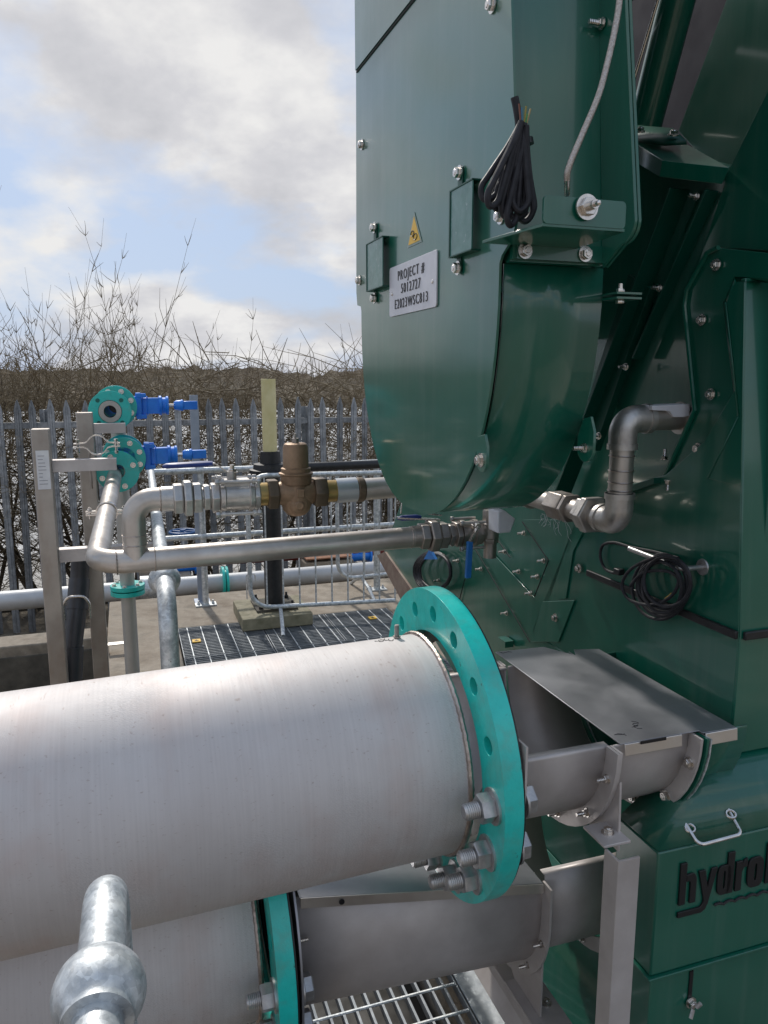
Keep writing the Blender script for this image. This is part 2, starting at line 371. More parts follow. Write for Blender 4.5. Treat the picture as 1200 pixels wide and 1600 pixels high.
# ------------------------------------------------------------------ ground and slab
def sheet(name, corners, h, mat, **k):
    mb = MB(); mb.add([Vector((c[0], c[1], h)) for c in corners], [tuple(range(len(corners)))])
    return single(name, mb, mat, (corners[0][0], corners[0][1], h), kind='structure', **k)
GROUND = -2.62
sheet('ground', [(-900, -900), (900, -900), (900, 1400), (-900, 1400)], GROUND, SOIL)
sheet('pale_yard', [(-60, 9.3), (70, 9.3), (70, 66), (-60, 66)], GROUND + .02, PALE)
# the slab is cast round a grated channel: a 0.20..0.83 beside the machine, widening to 1.84 further off
mb = MB()
TR = [(-.20, -3.0), (.20, -3.0), (.20, 4.05), (.26, 4.05), (.26, 5.42), (1.84, 5.42), (1.84, 4.05), (1.0, 4.05), (1.0, -3), (9, -3), (9, 6.25), (-.20, 6.25)]
mb.prism([Vector((a, b, SLAB)) for a, b in TR], (0, 0, -.9))
o = single('concrete_slab', mb, CONC, (-.2, 5.4, SLAB), kind='structure', bevel=.008)
mb = MB(); mb.lohi((.18, -3, SLAB - .92), (1.86, 5.44, SLAB - .62)); single('channel_floor', mb, surf('channel_dark', (.015, .014, .012), (.03, .028, .024), r1=.5, r2=.8), (.2, 0, SLAB - .9), kind='structure')  # near-black floor colour carries the dark of the gaps between the bars
mb = MB(); mb.lohi((-9, 5.38, SLAB - .9), (-.202, 5.62, SLAB)); single('kerb_wall', mb, CONC, (-1, 5.4, SLAB - .9), kind='structure', bevel=.01)
mb = MB(); mb.lohi((-9, 5.36, SLAB - .9), (-.203, 5.379, SLAB - .075)); single('dark_wall_face', mb, CONCD, (-1, 5.3, SLAB - .9), kind='structure')  # pit wall below the kerb top, a sheet of darker concrete
mb = MB(); mb.lohi((-9, -14, SLAB - .9), (-.202, 2.5, SLAB)); single('near_slab', mb, CONC, (-1, 0, SLAB - .9), kind='structure')

# ------------------------------------------------------------------ gratings
def grating(name, a0, a1, b0, b1, along, pitch, cross, label, depth=.03, bt=.004, parts=False, group=None, tagpos=None):
    t = thing(name, (a0, b0, SLAB), label, 'grating', group); z0, z1 = SLAB - depth, SLAB - .002
    fr = MB()
    fr.lohi((a0, b0, z0), (a0 + .004, b1, z1)); fr.lohi((a1 - .004, b0, z0), (a1, b1, z1))
    fr.lohi((a0 + .004, b0, z0), (a1 - .004, b0 + .004, z1)); fr.lohi((a0 + .004, b1 - .004, z0), (a1 - .004, b1, z1))
    part('edge_frame', fr, GRATE, t)
    allb = MB(); L0, L1 = (a0, a1) if along == 'v' else (b0, b1)
    n = int((L1 - L0) / pitch); me = None
    for i in range(1, n + 1):
        q = L0 + i * (L1 - L0) / (n + 1)
        if along == 'v': lo, hi = (q - bt / 2, b0 + .005, z0 + .001), (q + bt / 2, b1 - .005, z1 - .001)
        else: lo, hi = (a0 + .005, q - bt / 2, z0 + .001), (a1 - .005, q + bt / 2, z1 - .001)
        if parts:
            if me is None:
                m1 = MB(); m1.lohi(lo, hi); b_ = part('bearing_bar', m1, GRATE, t); me = b_; q0 = q
            else:
                c = me.copy(); COL.objects.link(c); c.location = (q - q0, 0, 0) if along == 'v' else (0, q - q0, 0)
        else: allb.lohi(lo, hi)
    if not parts: part('bearing_bars', allb, GRATE, t, kind='stuff')
    cr = MB(); C0, C1 = (b0, b1) if along == 'v' else (a0, a1); n = int((C1 - C0) / cross); first = None
    for i in range(1, n + 1):
        q = C0 + (i - .35) * cross
        if q > C1 - .01: continue
        m1 = MB()
        if along == 'v': m1.tube([(a0 + .005, q, z1 - .002), (a1 - .005, q, z1 - .002)], .0045, 6)
        else: m1.tube([(q, b0 + .005, z1 - .002), (q, b1 - .005, z1 - .002)], .0045, 6)
        if first is None: first = part('cross_rod', m1, GALV, t); q0 = q
        else:
            c = first.copy(); COL.objects.link(c); c.location = (0, q - q0, 0) if along == 'v' else (q - q0, 0, 0)
    if tagpos:
        m1 = MB(); p = Vector((tagpos[0], tagpos[1], SLAB + .004)); m1.box(p, (.055, .055, .006)); tg = part('yellow_tag', m1, YELLOW, t)
        m2 = MB(); m2.prism([p + Vector((-.014, -.012, .0035)), p + Vector((.014, -.012, .0035)), p + Vector((0, .014, .0035))], (0, 0, .001)); part('warning_mark', m2, INK, tg)
    return t
G1 = 'galvanised floor gratings over the channel'
grating('floor_grating', .27, .84, 4.80, 5.41, 'u', .032, .095, 'galvanised grating panel with a yellow tag, beside the handrail post on the concrete edge', group=G1, tagpos=at(307, 1002, h=SLAB))
grating('floor_grating', .85, 1.33, 4.80, 5.41, 'u', .032, .095, 'galvanised grating panel directly in front of the timber pad under the black post', group=G1)
grating('floor_grating', 1.34, 1.83, 4.80, 5.41, 'u', .032, .095, 'galvanised grating panel under the right foot of the crowd barrier, with a yellow tag', group=G1, tagpos=at(582, 966, h=SLAB))
grating('floor_grating', .27, .84, 4.08, 4.79, 'u', .032, .095, 'galvanised grating panel just above the big pipe, left of the barrier foot', group=G1)
grating('floor_grating', .85, 1.83, 4.08, 4.79, 'u', .032, .095, 'galvanised grating panel under the left foot of the crowd barrier', group=G1)
grating('walkway_grating', .26, .83, 1.25, 2.35, 'v', .0405, .10, 'grating with thick bars under the lower trough at the bottom of the picture', bt=.007, parts=True)
mb = MB(); mb.lohi((.835, .6, SLAB - .012), (.935, 4.0, SLAB - .002)); mb.lohi((.925, .6, SLAB - .09), (.934, 4.0, SLAB - .012))
single('edge_angle', mb, GRATE, (.84, 1.2, SLAB), 'flat galvanised edge plate between the walkway grating and the machine', 'steel edge', bevel=.002)

# ------------------------------------------------------------------ palisade fence
FB = 8.5
fence = thing('palisade_fence', (0, FB, GROUND), 'galvanised palisade fence with pointed pales in front of the bare hedge', 'fence')
pl = MB()
H = 2.40
prof = [(-.035, .0), (-.028, -.010), (-.012, -.012), (-.006, -.026), (.006, -.026), (.012, -.012), (.028, -.010), (.035, 0)]
def pale_mesh():
    m = MB(); rows = [(0, 1), (H - .10, 1), (H - .03, .45), (H, .12)]
    n = len(prof); vs = []
    for z, k in rows:
        vs += [Vector((x * k, y, z)) for x, y in prof]
        vs += [Vector((x * k * .96, y + .004, z)) for x, y in prof[::-1]]
    fs = []; q = 2 * n
    for r in range(len(rows) - 1):
        for i in range(q): j = (i + 1) % q; fs.append((r * q + i, r * q + j, (r + 1) * q + j, (r + 1) * q + i))
    fs.append(tuple(range(3 * q, 4 * q)))
    m.add(vs, fs); me = bpy.data.meshes.new('pale'); me.from_pydata([tuple(v) for v in m.v], [], m.f); me.materials.append(GALV_F); finish(me, 20); return me
pm = pale_mesh(); rnd = random.Random(4)
i = 0; x = -7.2
while x < 5.4:
    o = bpy.data.objects.new('pale', pm); COL.objects.link(o); o.parent = fence
    o.location = (x + rnd.uniform(-.006, .006), -.03, rnd.uniform(-.012, .012)); o.rotation_euler = (rnd.uniform(-.008, .008), rnd.uniform(-.016, .016), rnd.uniform(-.12, .12))
    x += .158; i += 1
for hh in (-.475, -2.33):
    m = MB(); m.lohi((-7.4, FB - .02, hh - .03), (5.5, FB - .014, hh + .03)); m.lohi((-7.4, FB - .014, hh + .024), (5.5, FB + .03, hh + .03)); part('rail', m, GALV_F, fence)
for a in (-6.2, -3.5, -.78, 1.94, 4.66):
    m = MB(); m.lohi((a - .005, FB + .0, GROUND), (a + .005, FB + .1, GROUND + 2.3)); m.lohi((a - .05, FB + .1, GROUND), (a + .05, FB + .107, GROUND + 2.3)); part('fence_post', m, GALV_F, fence)
mb = MB(); p0 = at(316, 946, b=6.05); p1 = at(313, 617, b=6.05); p0.z = SLAB; p1.x = p0.x
mb.lohi((p0.x - .03, 6.02, SLAB), (p0.x + .03, 6.028, p1.z)); mb.lohi((p0.x - .03, 6.028, SLAB), (p0.x - .022, 6.07, p1.z)); mb.lohi((p0.x - .06, 5.97, SLAB), (p0.x + .06, 6.1, SLAB + .01))
single('channel_post', mb, surf('blue_grey_galv', (.26, .30, .37), (.36, .40, .47), metal=.4, r1=.4, r2=.55), (p0.x, 6.05, SLAB), 'slim blue grey galvanised channel post standing in front of the palisade fence', 'post', bevel=.001)

# ------------------------------------------------------------------ hedge
def shrub(name, a, b, seed, hgt, label, width=.9, group='bare shrubs of the hedge behind the fence'):
    rnd = random.Random(seed); t = thing(name, (a, b, GROUND), label, 'shrub', group)
    tr, br, tw = MB(), MB(), MB()
    base = Vector((a, b, GROUND - .02))
    def grow(p, d, ln, r, lev, up):
        seg = 3 if lev > 1 else 4; pts = [p]; dd = d.normalized()
        for k in range(seg):
            dd = (dd + Vector((rnd.gauss(0, .20), rnd.gauss(0, .20), rnd.gauss(0, .12) + up)) * (.7 if lev else .4)).normalized()
            pts.append(pts[-1] + dd * ln / seg)
        rs = [r * (1 - .55 * k / seg) for k in range(seg + 1)]
        tgt = tr if lev == 0 else br if lev == 1 else tw
        tgt.tube(pts, rs, 5 if lev == 0 else 4 if lev == 1 else 3, caps=False)
        return pts, rs, dd
    def rec(p, d, ln, r, lev):
        pts, rs, dd = grow(p, d, ln, r, lev, .10 if lev < 2 else .03)
        if lev >= 4: return
        nb = (6, 6, 5, 3)[lev]
        for k in range(nb):
            f = rnd.uniform(.25, 1.0) * (len(pts) - 1); i = min(int(f), len(pts) - 2); q = pts[i].lerp(pts[i + 1], f - i)
            side = Vector((rnd.gauss(0, 1), rnd.gauss(0, .8), rnd.gauss(0, .55))).normalized()
            nd = (dd * .55 + side * .9).normalized()
            rec(q, nd, ln * rnd.uniform(.42, .68), max(rs[i] * .5, .0022), lev + 1)
    ns = 5
    for k in range(ns):
        ang = rnd.uniform(0, 2 * PI); st = base + Vector((rnd.uniform(-.35, .35) * width, rnd.uniform(-.25, .25), 0))
        rec(st, Vector((math.cos(ang) * .45, math.sin(ang) * .35, 1)), hgt * rnd.uniform(.38, .54), rnd.uniform(.016, .034), 0)
    # long whips rising above the mass
    for k in range(24):
        st = base + Vector((rnd.uniform(-.8, .8) * width, rnd.uniform(-.4, .4), hgt * rnd.uniform(.45, .62)))
        ln = hgt * (rnd.uniform(.2, .52) if a < .4 else rnd.uniform(.16, .42)); d = Vector((rnd.gauss(0, .42), rnd.gauss(0, .2), 1)).normalized(); pts = [st]
        for j in range(6):
            d = (d + Vector((rnd.gauss(0, .13), rnd.gauss(0, .07), .05))).normalized(); pts.append(pts[-1] + d * ln / 6)
        tw.tube(pts, [.0058 * .8 * (1 - .75 * j / 6) for j in range(7)], 3, caps=False)
        for j in range(1, 6):
            for q in range(rnd.randint(1, 3)):
                sd = (d * .8 + Vector((rnd.gauss(0, .7), rnd.gauss(0, .5), 0.15))).normalized(); l2 = ln * rnd.uniform(.10, .30) * (1.15 - j / 6)
                e = pts[j] + sd * l2 * .5; e2 = e + (sd + Vector((rnd.gauss(0, .2), 0, .3))).normalized() * l2 * .5
                tw.tube([pts[j], e, e2], [.0042, .003, .0015], 3, caps=False)
    part('stem', tr, BARK, t, ang=80); part('branch', br, BARK, t, ang=80); part('twigs', tw, TWIG, t, ang=80, kind='stuff')
    return t
spec = [(-5.6, 9.6, 3.6), (-4.7, 9.3, 3.9), (-3.9, 9.6, 3.7), (-3.0, 9.5, 3.9), (-2.15, 9.4, 4.4), (-1.45, 9.7, 3.9), (-.75, 9.3, 3.6), (-.1, 9.6, 4.3), (.55, 9.4, 3.5), (1.15, 9.7, 3.1),
        (1.75, 9.4, 3.2), (2.35, 9.7, 3.0), (2.9, 9.4, 3.5), (3.5, 9.7, 3.4), (4.3, 9.5, 3.3)]
where = ['outermost bare hedge shrub far beyond the left edge of the picture, hedge end', 'bare hedge shrub well beyond the left edge, next to the hedge end',
 'bare hedge shrub beyond the left edge, third along from the hedge end', 'bare hedge shrub out of frame to the left with a low crown', 'tall bare hedge shrub standing just outside the left edge of the picture',
 'bare hedge shrub rising at the very left edge of the picture', 'bare leafless hedge shrub behind the two stainless posts', 'tallest bare hedge shrub, behind and right of the gate valves',
 'bare hedge shrub behind the blue valve spindles, left of the slim channel post', 'bare hedge shrub directly behind the slim blue grey channel post', 'bare hedge shrub directly behind the cream topped black post',
 'low bare hedge shrub behind the bronze valve, right of the cream post', 'bare hedge shrub with upright twigs beside the left edge of the green chute', 'bare hedge shrub hidden behind the green chute', 'last bare hedge shrub, hidden behind the green machine']
for k, (a, b, hh) in enumerate(spec):
    shrub('hedge_shrub', a, b, 11 + k, hh, where[k])
# lower tangle: undergrowth nobody could count
mb = MB(); rnd = random.Random(77)
for k in range(7600):
    a = rnd.uniform(-8, 6); b = rnd.uniform(9.0, 10.9); z = GROUND + (rnd.uniform(0, 2.2) if rnd.random() < .4 else rnd.triangular(1.3, 2.95, 2.35)) - abs(b - 9.8) * .15
    d = Vector((rnd.gauss(0, 1), rnd.gauss(0, .5), rnd.gauss(.25, .6))).normalized(); ln = rnd.uniform(.2, .75); p = Vector((a, b, z)); q = p + d * ln * .5 + Vector((0, 0, rnd.uniform(-.03, .06)))
    e = q + (d + Vector((rnd.gauss(0, .3), 0, rnd.gauss(.1, .3)))).normalized() * ln * .5; r = rnd.uniform(.003, .0085)
    mb.tube([p, q, e], [r, r * .8, r * .4], 3, caps=False)
single('bramble_tangle', mb, TWIG, (0, 10, GROUND), kind='stuff', ang=80)
# far hedge rows at the horizon
mb = MB(); rnd = random.Random(5)
for row, (b, hh) in enumerate([(68, 2.9), (74, 3.4), (90, 3.8)]):
    n = 420; top = []
    for i in range(n):
        a = -170 + 340 * i / (n - 1) + row; z = hh * (.86 + .34 * noise.noise(Vector((a * .11, row, 0))) + .24 * noise.noise(Vector((a * .7, row, 3))) + rnd.uniform(-.03, .03))
        top.append((a, z))
    vs, fs = [], []
    for a, z in top:
        vs += [Vector((a, b - 1.2, GROUND)), Vector((a, b - 1.0 + rnd.uniform(-.3, .3), GROUND + z * .6)), Vector((a, b + rnd.uniform(-.3, .3), GROUND + z)), Vector((a, b + 1.4, GROUND))]
    for i in range(n - 1):
        for k in range(3): fs.append((i * 4 + k, (i + 1) * 4 + k, (i + 1) * 4 + k + 1, i * 4 + k + 1))
    mb.add(vs, fs)
    for k in range(2600):
        a = rnd.uniform(-80, 120); i = min(max(int((a + 170 - row) / 340 * (n - 1)), 0), n - 1); z = top[i][1]
        p = Vector((a, b + rnd.uniform(-.8, .3), GROUND + z * rnd.uniform(.75, 1.0))); q = p + Vector((rnd.gauss(0, .25), 0, rnd.uniform(.2, .95)))
        mb.tube([p, q], [.035, .012], 3, caps=False)
single('distant_hedgerow', mb, FARH, (0, 70, GROUND), kind='stuff', ang=20)

# ------------------------------------------------------------------ ground pipe, pads, blocks, far valves
mb = MB(); gp = Vector((0, 6.55, SLAB + .06)); mb.tube([(-7, 6.62, SLAB - .02), (-.9, 6.62, SLAB - .02), (8, 6.55, SLAB + .01)], .08, 24)
t = thing('ground_pipe', (-.2, 6.6, SLAB), 'long pale grey steel pipe lying along the ground in front of the fence', 'pipe')
part('pipe', mb, surf('pale_grey_pipe', (.42, .43, .44), (.55, .56, .57), metal=.3, r1=.4, r2=.6, scale=3), t)
pf = at(352, 933, b=6.6)
mb = MB(); mb.lathe(Vector((pf.x - .025, 6.6, SLAB)), U3, [(0, .13), (.02, .13), (.02, .10), (.032, .10), (.032, .13), (.052, .13)], 24)
part('teal_flange', mb, TEAL, t)
mb = MB(); mb.lathe(Vector((pf.x - .7, 6.6, SLAB - .01)), U3, [(0, .11), (.14, .11)], 24); part('coupling', mb, GALV, t)
# red pipe further back, carried on concrete blocks
mb = MB(); mb.tube([at(205, 884, b=7.1), at(640, 858, b=7.1), at(640, 858, b=7.1) + Vector((1.6, 0, 0))], .043, 16)
single('red_pipe', mb, REDP, at(300, 880, b=7.1), 'dark red pipe running level behind the railings near the fence foot', 'pipe')
def block(x0, x1, y0, b, label, depth=.35):
    p, q = at(x0, y0, b=b), at(x1, y0, b=b); m = MB(); m.lohi((p.x, b, GROUND), (q.x, b + depth, p.z)); 
    return single('concrete_block', m, CONC, (p.x, b, SLAB), label, 'concrete block', 'concrete blocks by the fence', bevel=.012)
block(218, 300, 905, 6.9, 'low concrete block under the blue valve, left of the handrail post')
block(477, 553, 880, 6.85, 'tall concrete block with a rusty cap behind the crowd barrier')
mb = MB(); p, q = at(479, 877, b=6.83), at(551, 877, b=6.83); mb.lohi((p.x, 6.84, p.z + .006), (q.x, 7.18, p.z + .018)); single('rusty_plate', mb, surf('rust', (.24, .10, .05), (.34, .17, .10), r1=.7, r2=.9, scale=12), (p.x, 6.85, p.z), 'rusty steel plate lying on the taller concrete block', 'plate')
def far_valve(x, y, b, wheel, label):
    c = at(x, y, b=b); t = thing('gate_valve', c, label, 'valve', 'blue valves on the red pipe')
    m = MB(); m.cyl(c + Vector((-.10, 0, 0)), c + Vector((.10, 0, 0)), .055, 16); m.lathe(c, U3, [(-.11, .085), (-.09, .085)], 20); m.lathe(c, U3, [(.09, .085), (.11, .085)], 20)
    m.cyl(c, c + Vector((0, 0, .15)), .05, 16); m.lathe(c + Vector((0, 0, .14)), Z3, [(0, .075), (.03, .075)], 16); part('valve_body', m, BLUE, t, bevel=.003)
    if wheel:
        m = MB(); m.cyl(c + Vector((0, 0, .15)), c + Vector((0, 0, .335)), .012, 10); part('stem', m, BOLTM, t)
        k = c + Vector((0, 0, .32)); m = MB(); ring = [k + Vector((math.cos(q * PI / 12), math.sin(q * PI / 12), 0)) * .115 for q in range(24)]
        m.tube(ring, .013, 8, closed=True); m.lathe(k, Z3, [(-.02, .025), (.02, .025)], 12)
        for q in range(5): aa = q * 2 * PI / 5; m.cyl(k, k + Vector((math.cos(aa), math.sin(aa), 0)) * .112, .009, 8)
        part('handwheel', m, surf('handwheel_blue', (.01, .07, .20), (.015, .10, .28), r1=.4, r2=.5), t)
far_valve(288, 884, 7.1, True, 'blue gate valve with a handwheel on the red pipe left of the handrail post')
far_valve(562, 868, 7.1, False, 'blue valve without handwheel on the red pipe near the machine')

# black post with cream top
bc = at(430, 952, h=SLAB + .09); PB = bc.y + .1; pc = Vector((at(428, 940, b=PB).x, PB, SLAB))
pad = MB(); c0 = Vector((pc.x - .02, pc.y - .02, SLAB)); 
pad.box(c0 + Vector((0, 0, .045)), (.50, .50, .088)); pado = single('timber_pad', pad, TIMBER, c0, 'square mossy pad under the black post at the edge of the gratings', 'pad', bevel=.006)
post = thing('black_post', pc + Vector((0, 0, .09)), 'black post with a cream plastic top standing on a square pad', 'post')
m = MB(); m.box(pc + Vector((0, 0, .099)), (.3, .3, .016)); part('base_plate', m, CONCD, post, bevel=.002)
for sx in (-1, 1):
    for sy in (-1, 1):
        m = MB(); q = pc + Vector((sx * .115, sy * .115, .108)); m.hexa(q, Z3, 0, .02, .03); m.cyl(q, q + Vector((0, 0, .045)), .009, 8); part('anchor_bolt', m, BLACK, post)
topz = at(420, 592, b=PB).z; fz = at(420, 742, b=PB).z
m = MB(); m.cyl(pc + Vector((0, 0, .107)), Vector((pc.x, pc.y, fz)), .066, 24); part('black_pipe', m, BLACK, post)
m = MB(); m.lathe(Vector((pc.x, pc.y, fz - .02)), Z3, [(0, .075), (.02, .09), (.02, .14), (.035, .15), (.06, .15), (.065, .125), (.10, .12), (.105, .075), (.19, .07)], 28); part('rubber_collar', m, BLACK, post)
m = MB(); m.lathe(Vector((pc.x, pc.y, fz + .02)), Z3, [(0, .051), (.0, .051), (topz - fz - .022, .051), (topz - fz - .02, .049), (topz - fz - .03, .046), (topz - fz - .10, .046)], 24); part('cream_tube', m, CREAM, post)
m = MB(); m.tube([Vector((pc.x, pc.y, fz + .045)), Vector((pc.x + 1.3, pc.y, fz + .05))], .033, 16); part('side_arm', m, BLACK, post)

# ------------------------------------------------------------------ handrails
def rail_ball(m, c, r=.043): m.ball(c, r, 24)
hr = thing('handrail', (.12, 5.9, SLAB), 'galvanised ball handrail turning the corner behind the steel pipes', 'handrail')
HZ = -.552; RR = .0235
ballp = Vector((.078, 2.15, HZ)); RB = 5.92; corner = at(236, 738, b=RB); HF = corner.z
m = MB(); m.tube(fillet([corner, Vector((.078, 2.15, HZ)), Vector((.074, 1.93, HZ)), Vector((.074, 1.905, SLAB + .02))], [0, .10], 8), RR, 20); part('rail', m, GALV, hr)
m = MB(); m.tube([corner, Vector((4.2, RB, HF))], RR, 16); part('rail', m, GALV, hr)
m = MB(); m.lathe(ballp, V3, [(-.036, .024), (-.034, .030), (-.02, .040), (0, .044), (.02, .040), (.034, .030), (.036, .024)], 28); part('ball_socket', m, GALV, hr)
m = MB(); m.ball(corner, .034); part('ball_socket', m, GALV, hr)
MZ = at(400, 833, b=RB).z
m = MB(); m.tube([Vector((corner.x, RB, MZ)), Vector((4.2, RB, MZ))], .021, 14); part('knee_rail', m, GALV, hr)
sp = at(313, 735, b=RB)
for ax in (sp.x, at(588, 735, b=RB).x, sp.x + 3.0):
    m = MB(); m.tube([Vector((ax, RB, SLAB + .012)), Vector((ax, RB, HF))], .024, 16); s = part('stanchion', m, GALV, hr)
    m = MB(); m.ball(Vector((ax, RB, HF)), .034); m.ball(Vector((ax, RB, MZ)), .034); part('ball_socket', m, GALV, s)
    m = MB(); m.box(Vector((ax, RB, SLAB + .006)), (.16, .09, .011))
    for q in (-.055, .055): m.hexa(Vector((ax + q, RB, SLAB + .012)), Z3, 0, .014, .022); m.cyl(Vector((ax + q, RB, SLAB + .012)), Vector((ax + q, RB, SLAB + .04)), .007, 8)
    part('foot_plate', m, GALV, s)
# near handrail, in front of the camera
nb = at(155, 1552, h=HZ); ne = at(167, 1366, h=HZ)
d = (ne - nb); d.z = 0; d.normalize()
nr = thing('handrail_end', Vector((nb.x, nb.y, SLAB)), 'galvanised handrail end with a round ball socket in the near foreground', 'handrail')
m = MB(); m.tube(fillet([nb - d * .6, ne, Vector((ne.x + d.x * .01, ne.y + d.y * .01, SLAB))], [.06], 10), .0225, 32); part('rail', m, GALV, nr)
m = MB(); prof_ = [(-.036, .0245), (-.036, .031)] + [(.0 + .0415 * math.sin(q), .0415 * math.cos(q)) for q in [R(k) for k in range(-42, 50, 8)]] + [(.037, .0245)]
m.lathe(nb, d, prof_, 48); m.cyl(nb + Vector((0, 0, -.036)), nb + Vector((0, 0, -.05)), .030, 24); part('ball_socket', m, GALV, nr, ang=50)
m = MB(); m.cyl(nb + Vector((0, 0, -.04)), Vector((nb.x, nb.y, SLAB)), .0225, 24); part('post', m, GALV, nr)

# crowd barriers
def barrier(p0, p1, label, n=17, foot=True, hgt=1.08, g='crowd control barriers'):
    p0, p1 = Vector(p0), Vector(p1); t = thing('crowd_barrier', p0, label, 'barrier', g); d = (p1 - p0).normalized(); ln = (p1 - p0).length
    lo, hi = Z3 * .13, Z3 * hgt
    m = MB(); loop = fillet([p0 + d * ln * .5 + lo, p0 + lo, p0 + hi, p1 + hi, p1 + lo, p0 + d * ln * .52 + lo], .14, 6); m.tube(loop, .0165, 12); part('frame', m, GALV, t)
    first = None
    for i in range(1, n + 1):
        q = p0 + d * (ln * i / (n + 1))
        if first is None:
            m = MB(); m.cyl(q + lo, q + hi, .0062, 8); first = part('upright', m, GALV, t); q0 = q
        else: c = first.copy(); COL.objects.link(c); c.location = q - q0
    if foot:
        side = Vector((-d.y, d.x, 0))
        for f in (.10, .60):
            q = p0 + d * ln * f; m = MB(); m.tube(fillet([q - side * .27, q - side * .15 + Z3 * .07, q + Z3 * .115, q + side * .15 + Z3 * .07, q + side * .27], .05, 4), .014, 10); part('foot', m, GALV, t)
    return t
bp0 = at(392, 950, h=SLAB + .13); bp0.z = SLAB; e = at(612, 938, h=SLAB + .13); e.z = SLAB
dd_ = (e - bp0).normalized()
barrier(bp0, bp0 + dd_ * 2.1, 'galvanised crowd barrier standing with both feet on the floor gratings')
q0 = at(528, 905, h=SLAB + .13); q0.z = SLAB
barrier(q0, q0 + Vector((2.1, .15, 0)), 'galvanised crowd barrier behind, starting beside the concrete block', foot=True)
m = MB(); c = at(386, 935, h=SLAB); c.z = SLAB; m.tube(fillet([c, c + Z3 * .2, c + Vector((.07, 0, .2)), c + Vector((.07, 0, .14))], .02, 4), .005, 8)
single('wire_hoop', m, GALV, c, 'thin bent wire hoop sticking up beside the crowd barrier', 'wire')

# ------------------------------------------------------------------ bolts (shared meshes, local +Z is outward)
def bolt_mesh(name, mb, mat):
    me = bpy.data.meshes.new(name); me.from_pydata([tuple(v) for v in mb.v], [], mb.f); me.materials.append(mat); finish(me, 30); return me
m = MB(); m.lathe((0, 0, 0), Z3, [(0, .0115), (.002, .0115), (.002, .0075)], 24); m.hexa((0, 0, 0), Z3, .002, .0095, .0145); m.lathe((0, 0, 0), Z3, [(.0095, .005), (.0105, .004)], 12)
B_HEAD = bolt_mesh('bolt_head', m, SSB)
m = MB(); m.lathe((0, 0, 0), Z3, [(0, .0085), (.0015, .0085)], 16); m.hexa((0, 0, 0), Z3, .0015, .0075, .012)
for i in range(5): m.lathe((0, 0, 0), Z3, [(.0075 + i * .003, .0034), (.009 + i * .003, .0040), (.0105 + i * .003, .0034)], 10)
B_STUD = bolt_mesh('bolt_stud', m, SSB)
m = MB(); m.lathe((0, 0, 0), Z3, [(0, .030), (.004, .030), (.004, .024)], 32); m.hexa((0, 0, 0), Z3, .004, .027, .042)
for i in range(7): m.lathe((0, 0, 0), Z3, [(.027 + i * .0035, .0125), (.0287 + i * .0035, .0138), (.0305 + i * .0035, .0125)], 24)
m.lathe((0, 0, 0), Z3, [(.051, .0125), (.0535, .0105)], 24)
B_BIG = bolt_mesh('stud_and_nut', m, BOLTM)
m = MB(); m.lathe((0, 0, 0), Z3, [(0, .030), (.004, .030), (.004, .024)], 32); m.hexa((0, 0, 0), Z3, .004, .022, .042)
B_BIGH = bolt_mesh('hex_head', m, BOLTM)
NEGU, NEGV = -U3, -V3

# ------------------------------------------------------------------ the green machine
AF, AB = .54, 1.08                  # planes of the chute face and of the body side
mc = thing('green_screening_machine', (AB, 1.11, SLAB), 'tall dark green screening machine with a rounded chute cover and black lettering', 'machine')
def pix(l, **k): return [at(x, y, **k) for x, y in l]
# chute: end face with a rounded bottom
cb, ch, cr = 1.425, .145, .405
arc = []
for k in range(0, 33):
    q = R(178 + (k / 32) * 178)
    rb = .357 if math.cos(q) > 0 else .352
    # slightly squarer than a circle towards the sides
    arc.append(Vector((AF, cb - cr * math.cos(q) * (.88 + .12 * abs(math.sin(q)) ** .8) * -1 * -1, ch + cr * math.sin(q))))
near_b, far_b = 1.073, 1.782
def face_edge(t):    # t 0..1 from the near side round the bottom to the far side
    q = PI * t; x = -math.cos(q); z = -math.sin(q)
    half = (far_b - near_b) / 2; mid = (far_b + near_b) / 2
    e = .86
    return mid + half * math.copysign(abs(x) ** e, x), .155 + (-.264 - .155) * abs(math.sin(q)) ** (e + .02)
low = [face_edge(k / 40) for k in range(41)]
o1 = [Vector((AF, 1.134, 1.25)), Vector((AF, 1.068, .60)), Vector((AF, 1.030, .30)), Vector((AF, 1.026, .215)), Vector((AF, 1.034, .198)), Vector((AF, 1.066, .178)), Vector((AF, 1.073, .168))]
outline = o1 + [Vector((AF, b, h)) for b, h in low[1:]] + [Vector((AF, 1.787, .165)), Vector((AF, 1.815, .17)), Vector((AF, 1.822, .20)), Vector((AF, 1.805, 1.25))]
mb = MB(); mb.prism([p + U3 * .0 for p in outline], (.004, 0, 0)); face = part('chute_face', mb, GREEN, mc)
# cover plate above the diagonal joint, 3 mm proud
jp = [at(562, 106, a=AF), at(646, 0, a=AF)]
ext = jp[0] + (jp[1] - jp[0]) * 2.2
mb = MB(); mb.prism([jp[0] + Vector((-.0005, .02, .001)), ext + Vector((-.0005, 0, .0)), Vector((AF - .0005, 1.81, 1.24))], (-.004, 0, 0)); part('upper_cover_plate', mb, GREEN, mc)
mb = MB(); dj = (ext - jp[0]).normalized(); mb.tube([jp[0] + Vector((-.001, .02, -.002)), ext + Vector((-.001, 0, -.002))], .0022, 6); part('joint_seal', mb, INK, mc)
